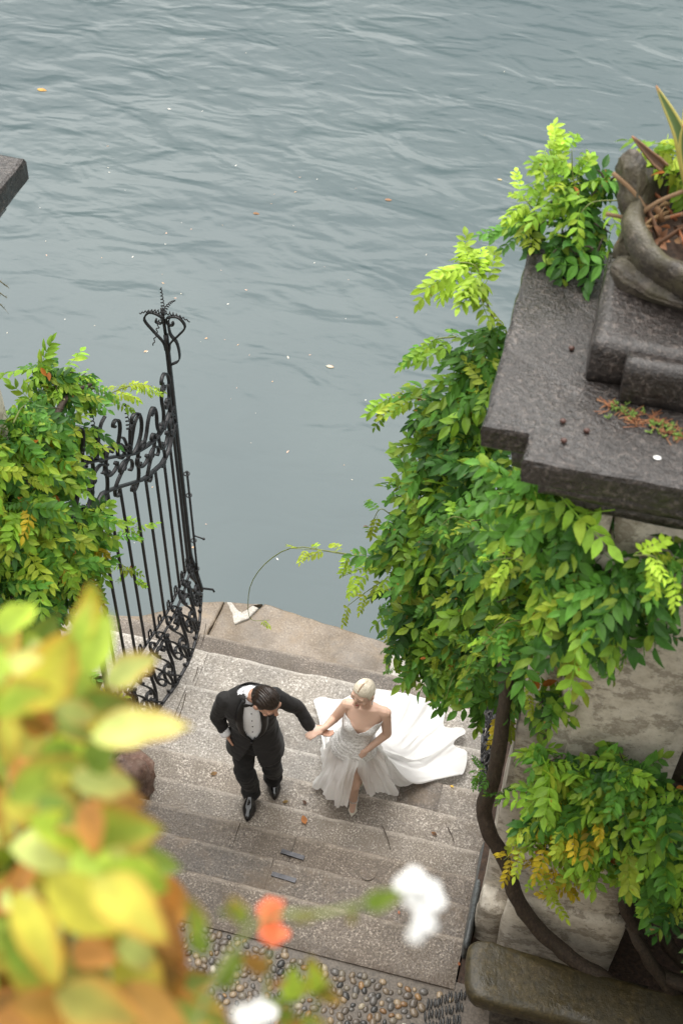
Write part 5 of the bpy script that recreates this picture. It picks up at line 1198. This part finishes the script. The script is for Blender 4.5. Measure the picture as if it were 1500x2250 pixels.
for k in range(9):
    px = rr.uniform(-20, 280); py = rr.uniform(1500, 2000); mb = MB(); pb = atd(rr.uniform(-50, 250), 2500, 1.6); mb.tube(crom([pb, (pb+atd(px, py, 1.9))/2+CR*.03, atd(px, py, 1.9)], 10), np.linspace(.006, .002, 10), 6); mb.build('stem', M['stem'], fs_)
M['petal'] = simple('white_petal', (.70, .70, .68), .7, 60, .15); M['petal_orange'] = simple('orange_petal', (.78, .17, .06), .6, 40, .2)
def flowerplant(name, label, root, stems, blooms, leaves, mat):
    t = empty(name, tuple(root)); tag(t, label, 'flower')
    for s_ in stems: mb = MB(); P = crom([atd(*q) for q in s_], 16); mb.tube(P, np.linspace(.004, .002, 16), 6); mb.build('stem', M['stem'], t)
    for (px, py, dep, r_) in blooms:
        c = atd(px, py, dep); mb = MB(); R_ = r_/F*dep
        for k in range(7):
            u = unit([rr.gauss(0, 1), rr.gauss(0, 1), rr.gauss(0, 1)]); A = orth(u, (.3, .2, .9)); mb.ball(c+u*R_*.5, np.array([R_*.55, R_*.55, R_*.16]), A, 10, 6)
        mb.build('blossom', mat, t)
    for k, (px, py, ang, lp, dep, col) in enumerate(leaves): put_leaf(px, py, ang, lp, dep, col, t, k+60, 'leaf', .3)
flowerplant('white_flower', 'tall stem of blurred white blossoms leaning over the steps', atd(420, 2500, 1.4), [[(420, 2500, 1.4), (430, 2250, 1.4), (560, 2030, 1.4), (720, 2005, 1.4), (880, 1960, 1.4)]],
    [(900, 1940, 1.4, 36), (945, 1965, 1.4, 38), (912, 1985, 1.4, 30), (930, 2020, 1.4, 34), (915, 2050, 1.4, 26)], [(800, 1990, -20, 70, 1.4, GRN), (850, 1975, -25, 60, 1.4, GRN), (790, 1995, 160, 60, 1.4, GRN), (700, 2010, 170, 60, 1.4, OLV), (440, 2060, -100, 70, 1.4, GRN), (480, 2010, -20, 60, 1.4, GRN), (420, 2040, 60, 80, 1.4, GRN), (540, 2030, -120, 60, 1.4, GRN)], M['petal'])
flowerplant('orange_flower', 'blurred orange-red flower spike in front of the pebble court', atd(575, 2500, 1.65), [[(575, 2500, 1.65), (580, 2250, 1.65), (590, 2120, 1.65), (600, 1990, 1.65)]], [(603, 1985, 1.65, 22), (590, 2005, 1.65, 26), (605, 2010, 1.65, 20), (592, 2045, 1.65, 26), (612, 2052, 1.65, 24), (600, 2060, 1.65, 22)], [(590, 2130, 200, 50, 1.65, BRN), (585, 2170, -20, 50, 1.65, BRN)], M['petal_orange'])
flowerplant('white_flower', 'white blossom blurred at the bottom edge of the picture', atd(540, 2500, 1.5), [[(540, 2500, 1.5), (545, 2350, 1.5), (555, 2250, 1.5)]], [(545, 2222, 1.5, 36), (575, 2230, 1.5, 34), (555, 2250, 1.5, 34)], [(480, 2170, -60, 70, 1.5, GRN), (450, 2230, 30, 70, 1.5, GRN), (640, 2240, 60, 70, 1.5, BRN)], M['petal'])
flowerplant('leafy_sprig', 'yellow-green budding sprig blurred above the pebbles', atd(660, 2500, 1.75), [[(660, 2500, 1.75), (650, 2300, 1.75), (640, 2180, 1.75)], [(660, 2500, 1.75), (690, 2300, 1.75), (695, 2160, 1.75)]], [], [(640, 2200, a_, 55, 1.75, c_) for a_, c_ in ((-90, LIME), (-40, LIME), (-140, GRN), (180, GRN))]+[(695, 2180, a_, 55, 1.75, c_) for a_, c_ in ((-90, LIME), (-30, GRN), (-150, LIME), (20, OLV))]+[(650, 2240, a_, 60, 1.75, GRN) for a_ in (0, 60, 150, 200)], M['petal'])

# ------------------------------------------------------------------ small things on the steps and the water
def fallen(px, py, L, ang, col, label, grp=None, zoff=.008):
    z = -.3
    for _ in range(14): z = .5*z+.5*(ground_z(atz(px, py, z)[1])+zoff)
    p = atz(px, py, z); mb = bigleaf(L, L*.55, int(px), col); c, s = math.cos(ang), math.sin(ang); v = mb.v[0]; v[:, 1] -= L/2; v[:] = np.column_stack([v[:, 0]*c-v[:, 1]*s, v[:, 0]*s+v[:, 1]*c, v[:, 2]*.4+.006]); v += p
    tag(mb.build('fallen_leaf', M['leaf_big'], None, True, True), label, 'leaf', grp)
FG = 'fallen leaves on the stairs'
fallen(668, 1801, .085, .5, (.62, .24, .07), 'curled orange leaf on the step between the two people', FG)
fallen(992, 1728, .035, 1.2, (.7, .5, .08), 'tiny yellow leaf on the step near the folded gate leaf', FG)
fallen(470, 1700, .06, -1., (.30, .2, .09), 'narrow brown leaf lying beside the black trouser leg', FG)
fallen(669, 1763, .05, .9, (.13, .06, .035), 'dark brown leaf on the step left of the white skirt hem', FG)
fallen(627, 1762, .05, 2., (.22, .15, .06), 'olive brown leaf next to the shiny black shoe', FG)
fallen(953, 1832, .05, 1.3, (.12, .07, .04), 'dark brown leaf on the wide step below the dress train', FG)
fallen(1056, 2208, .04, .3, (.7, .5, .1), 'small yellow leaf on the slates by the stone bench', FG)
fallen(1008, 2118, .03, .3, (.6, .2, .08), 'orange-red petal on the step beside the stone bench', FG)
fallen(876, 2005, .03, .3, (.5, .2, .12), 'reddish petal on the step beneath the white blossoms', FG)
fallen(627, 1776, .03, 1.9, (.25, .06, .04), 'dark red petal just behind the shiny black shoe', FG)
def stick(a, b, label, r=.004):
    def gp_(px, py):
        z = -.3
        for _ in range(14): z = .5*z+.5*(ground_z(atz(px, py, z)[1])+.008)
        return atz(px, py, z)
    pa, pb = gp_(*a), gp_(*b); pb[2] = pa[2] = max(pa[2], pb[2]); mb = MB(); mb.tube(crom([pa, (pa+pb)/2+V(.008, 0, .003), pb], 8), np.linspace(r, r*.5, 8), 6); tag(mb.build('twig', M['bark']), label, 'twig', 'twigs on the stairs')
stick((838, 1834), (858, 1868), 'thin red-brown twig on the step below the pointed ivory shoe'); stick((455, 1390), (441, 1420), 'dark twig on the landing beside the gate foot'); stick((435, 1465), (424, 1498), 'thin twig on the pale step beyond the gate'); stick((411, 1545), (388, 1590), 'crooked dark twig on the pale step left of the black jacket sleeve', .005); stick((983, 1818), (997, 1853), 'short twig on the step between the dress train and the vine trunk')
for (a, b), lab in ((((618, 1870), (668, 1886)), 'flat iron strip set in the step under the fallen orange leaf'), (((597, 1920), (650, 1936)), 'flat iron strip with worn bright face, on the next step up')):
    z = .145 if 'fallen' in lab else .285; pa, pb = atz(*a, z), atz(*b, z); mb = MB(); d = unit(pb-pa); n_ = V(-d[1], d[0], 0)*.018
    vs = [pa+n_, pa-n_, pb-n_, pb+n_]; vs = [q-V(0, 0, .01) for q in vs]+[q+V(0, 0, .008) for q in vs]; mb.add(vs, [(3, 2, 1, 0), (4, 5, 6, 7), (0, 1, 5, 4), (1, 2, 6, 5), (2, 3, 7, 6), (3, 0, 4, 7)]); tag(mb.build('iron_strip', simple('worn_iron', (.05, .05, .055), .3, 30, .4, .002, .6), None, False), lab, 'iron strip', 'iron strips set in the steps')
p = atz(408, 1921, .30); mb = MB(); mb.ball((0, 0, 0), 1, n=12, k=8); v = mb.v[0]; v[:] = np.array([p+q*np.array([.04, .03, .02])*(1+.4*fbm(q*2, 3)) for q in v]); tag(mb.build('drain_stone', simple('black_stone', (.02, .02, .02), .3)), 'small shiny black stone stuck on the step beside the blurred leaves', 'stone')
p = atz(808, 1918, .145); mb = MB(); t_ = np.linspace(0, 2*math.pi, 24, endpoint=False); mb.loft([np.column_stack([p[0]+.062*r_*np.cos(t_), p[1]+.062*r_*np.sin(t_), 0*t_+p[2]+h_]) for r_, h_ in ((1.02, -.01), (1, .003), (.9, .004))], True); tag(mb.build('wet_patch', M['step_dark'], None, False), 'faint round wet patch on the step', 'stone')  # thin dark disc standing for a round wet patch on the tread
for (px, py), lab in zip(((1236, 925), (1238, 968), (1288, 946), (1255, 765)), ('upper of two dark seed pods on the pillar cap', 'lower of two dark seed pods near the cap edge', 'pale brown seed pod on the cap beside the moss', 'small dark seed pod on the cap by the planter block')):
    p = atz(px, py, CAPZ+.012); mb = MB(); mb.ball(p, (.014, .012, .011), n=10, k=7); tag(mb.build('seed_pod', simple('seed', (.07, .03, .022), .4)), lab, 'seed pod', 'seed pods on the pillar cap')
p = atz(1443, 1006, CAPZ+.006); mb = MB(); mb.ball(p, (.018, .013, .005), n=10, k=6); tag(mb.build('white_petal', M['petal']), 'white petal lying on the dark pillar cap', 'petal')
fallen_z = WZ+.004
for px, py, L, col, lab in ((82, 196, .16, (.65, .42, .12), 'yellow leaf floating far out on the lake'), (716, 804, .10, (.75, .72, .62), 'pale blossom clump floating mid lake'), (556, 468, .09, (.5, .28, .15), 'brown leaf floating in the open water'), (845, 438, .10, (.5, .3, .2), 'pinkish leaf adrift on the open water to the far side'), (1092, 394, .07, (.7, .55, .3), 'tan leaf floating left of the pillar shoots')):
    p = atz(px, py, fallen_z); mb = bigleaf(L, L*.5, int(px), col); v = mb.v[0]; v[:] = np.column_stack([v[:, 1], v[:, 0], v[:, 2]*.15+.004])+p; tag(mb.build('floating_leaf', M['leaf_big'], None, True, True), lab, 'leaf', 'leaves floating on the lake')
mb = MB(); rr = random.Random(11)
for k in range(85):
    px, py = rr.uniform(0, 1150), rr.uniform(130, 1420)
    if rr.random() < .5: px, py = rr.gauss(420, 240), rr.gauss(560, 230)
    p = atz(px, py, fallen_z); s_ = rr.uniform(.004, .011)*(1 if rr.random() < .85 else 1.8); a = rr.uniform(0, 3.14); d = V(math.cos(a), math.sin(a), 0); n_ = V(-d[1], d[0], 0); L = rr.uniform(1, 2.4)
    if p[1] < 2.6: continue
    mb.add([p-d*s_*L-n_*s_*.4, p-n_*s_*.7, p+d*s_*L, p+n_*s_*.7], [(0, 1, 2, 3)], rr.choice([(.6, .55, .45), (.75, .72, .65), (.55, .35, .2), (.6, .4, .3)]))
tag(mb.build('floating_debris', colmat('debris', .7), None, False, True), 'specks of petals and chaff floating on the lake', 'debris', kind='stuff')
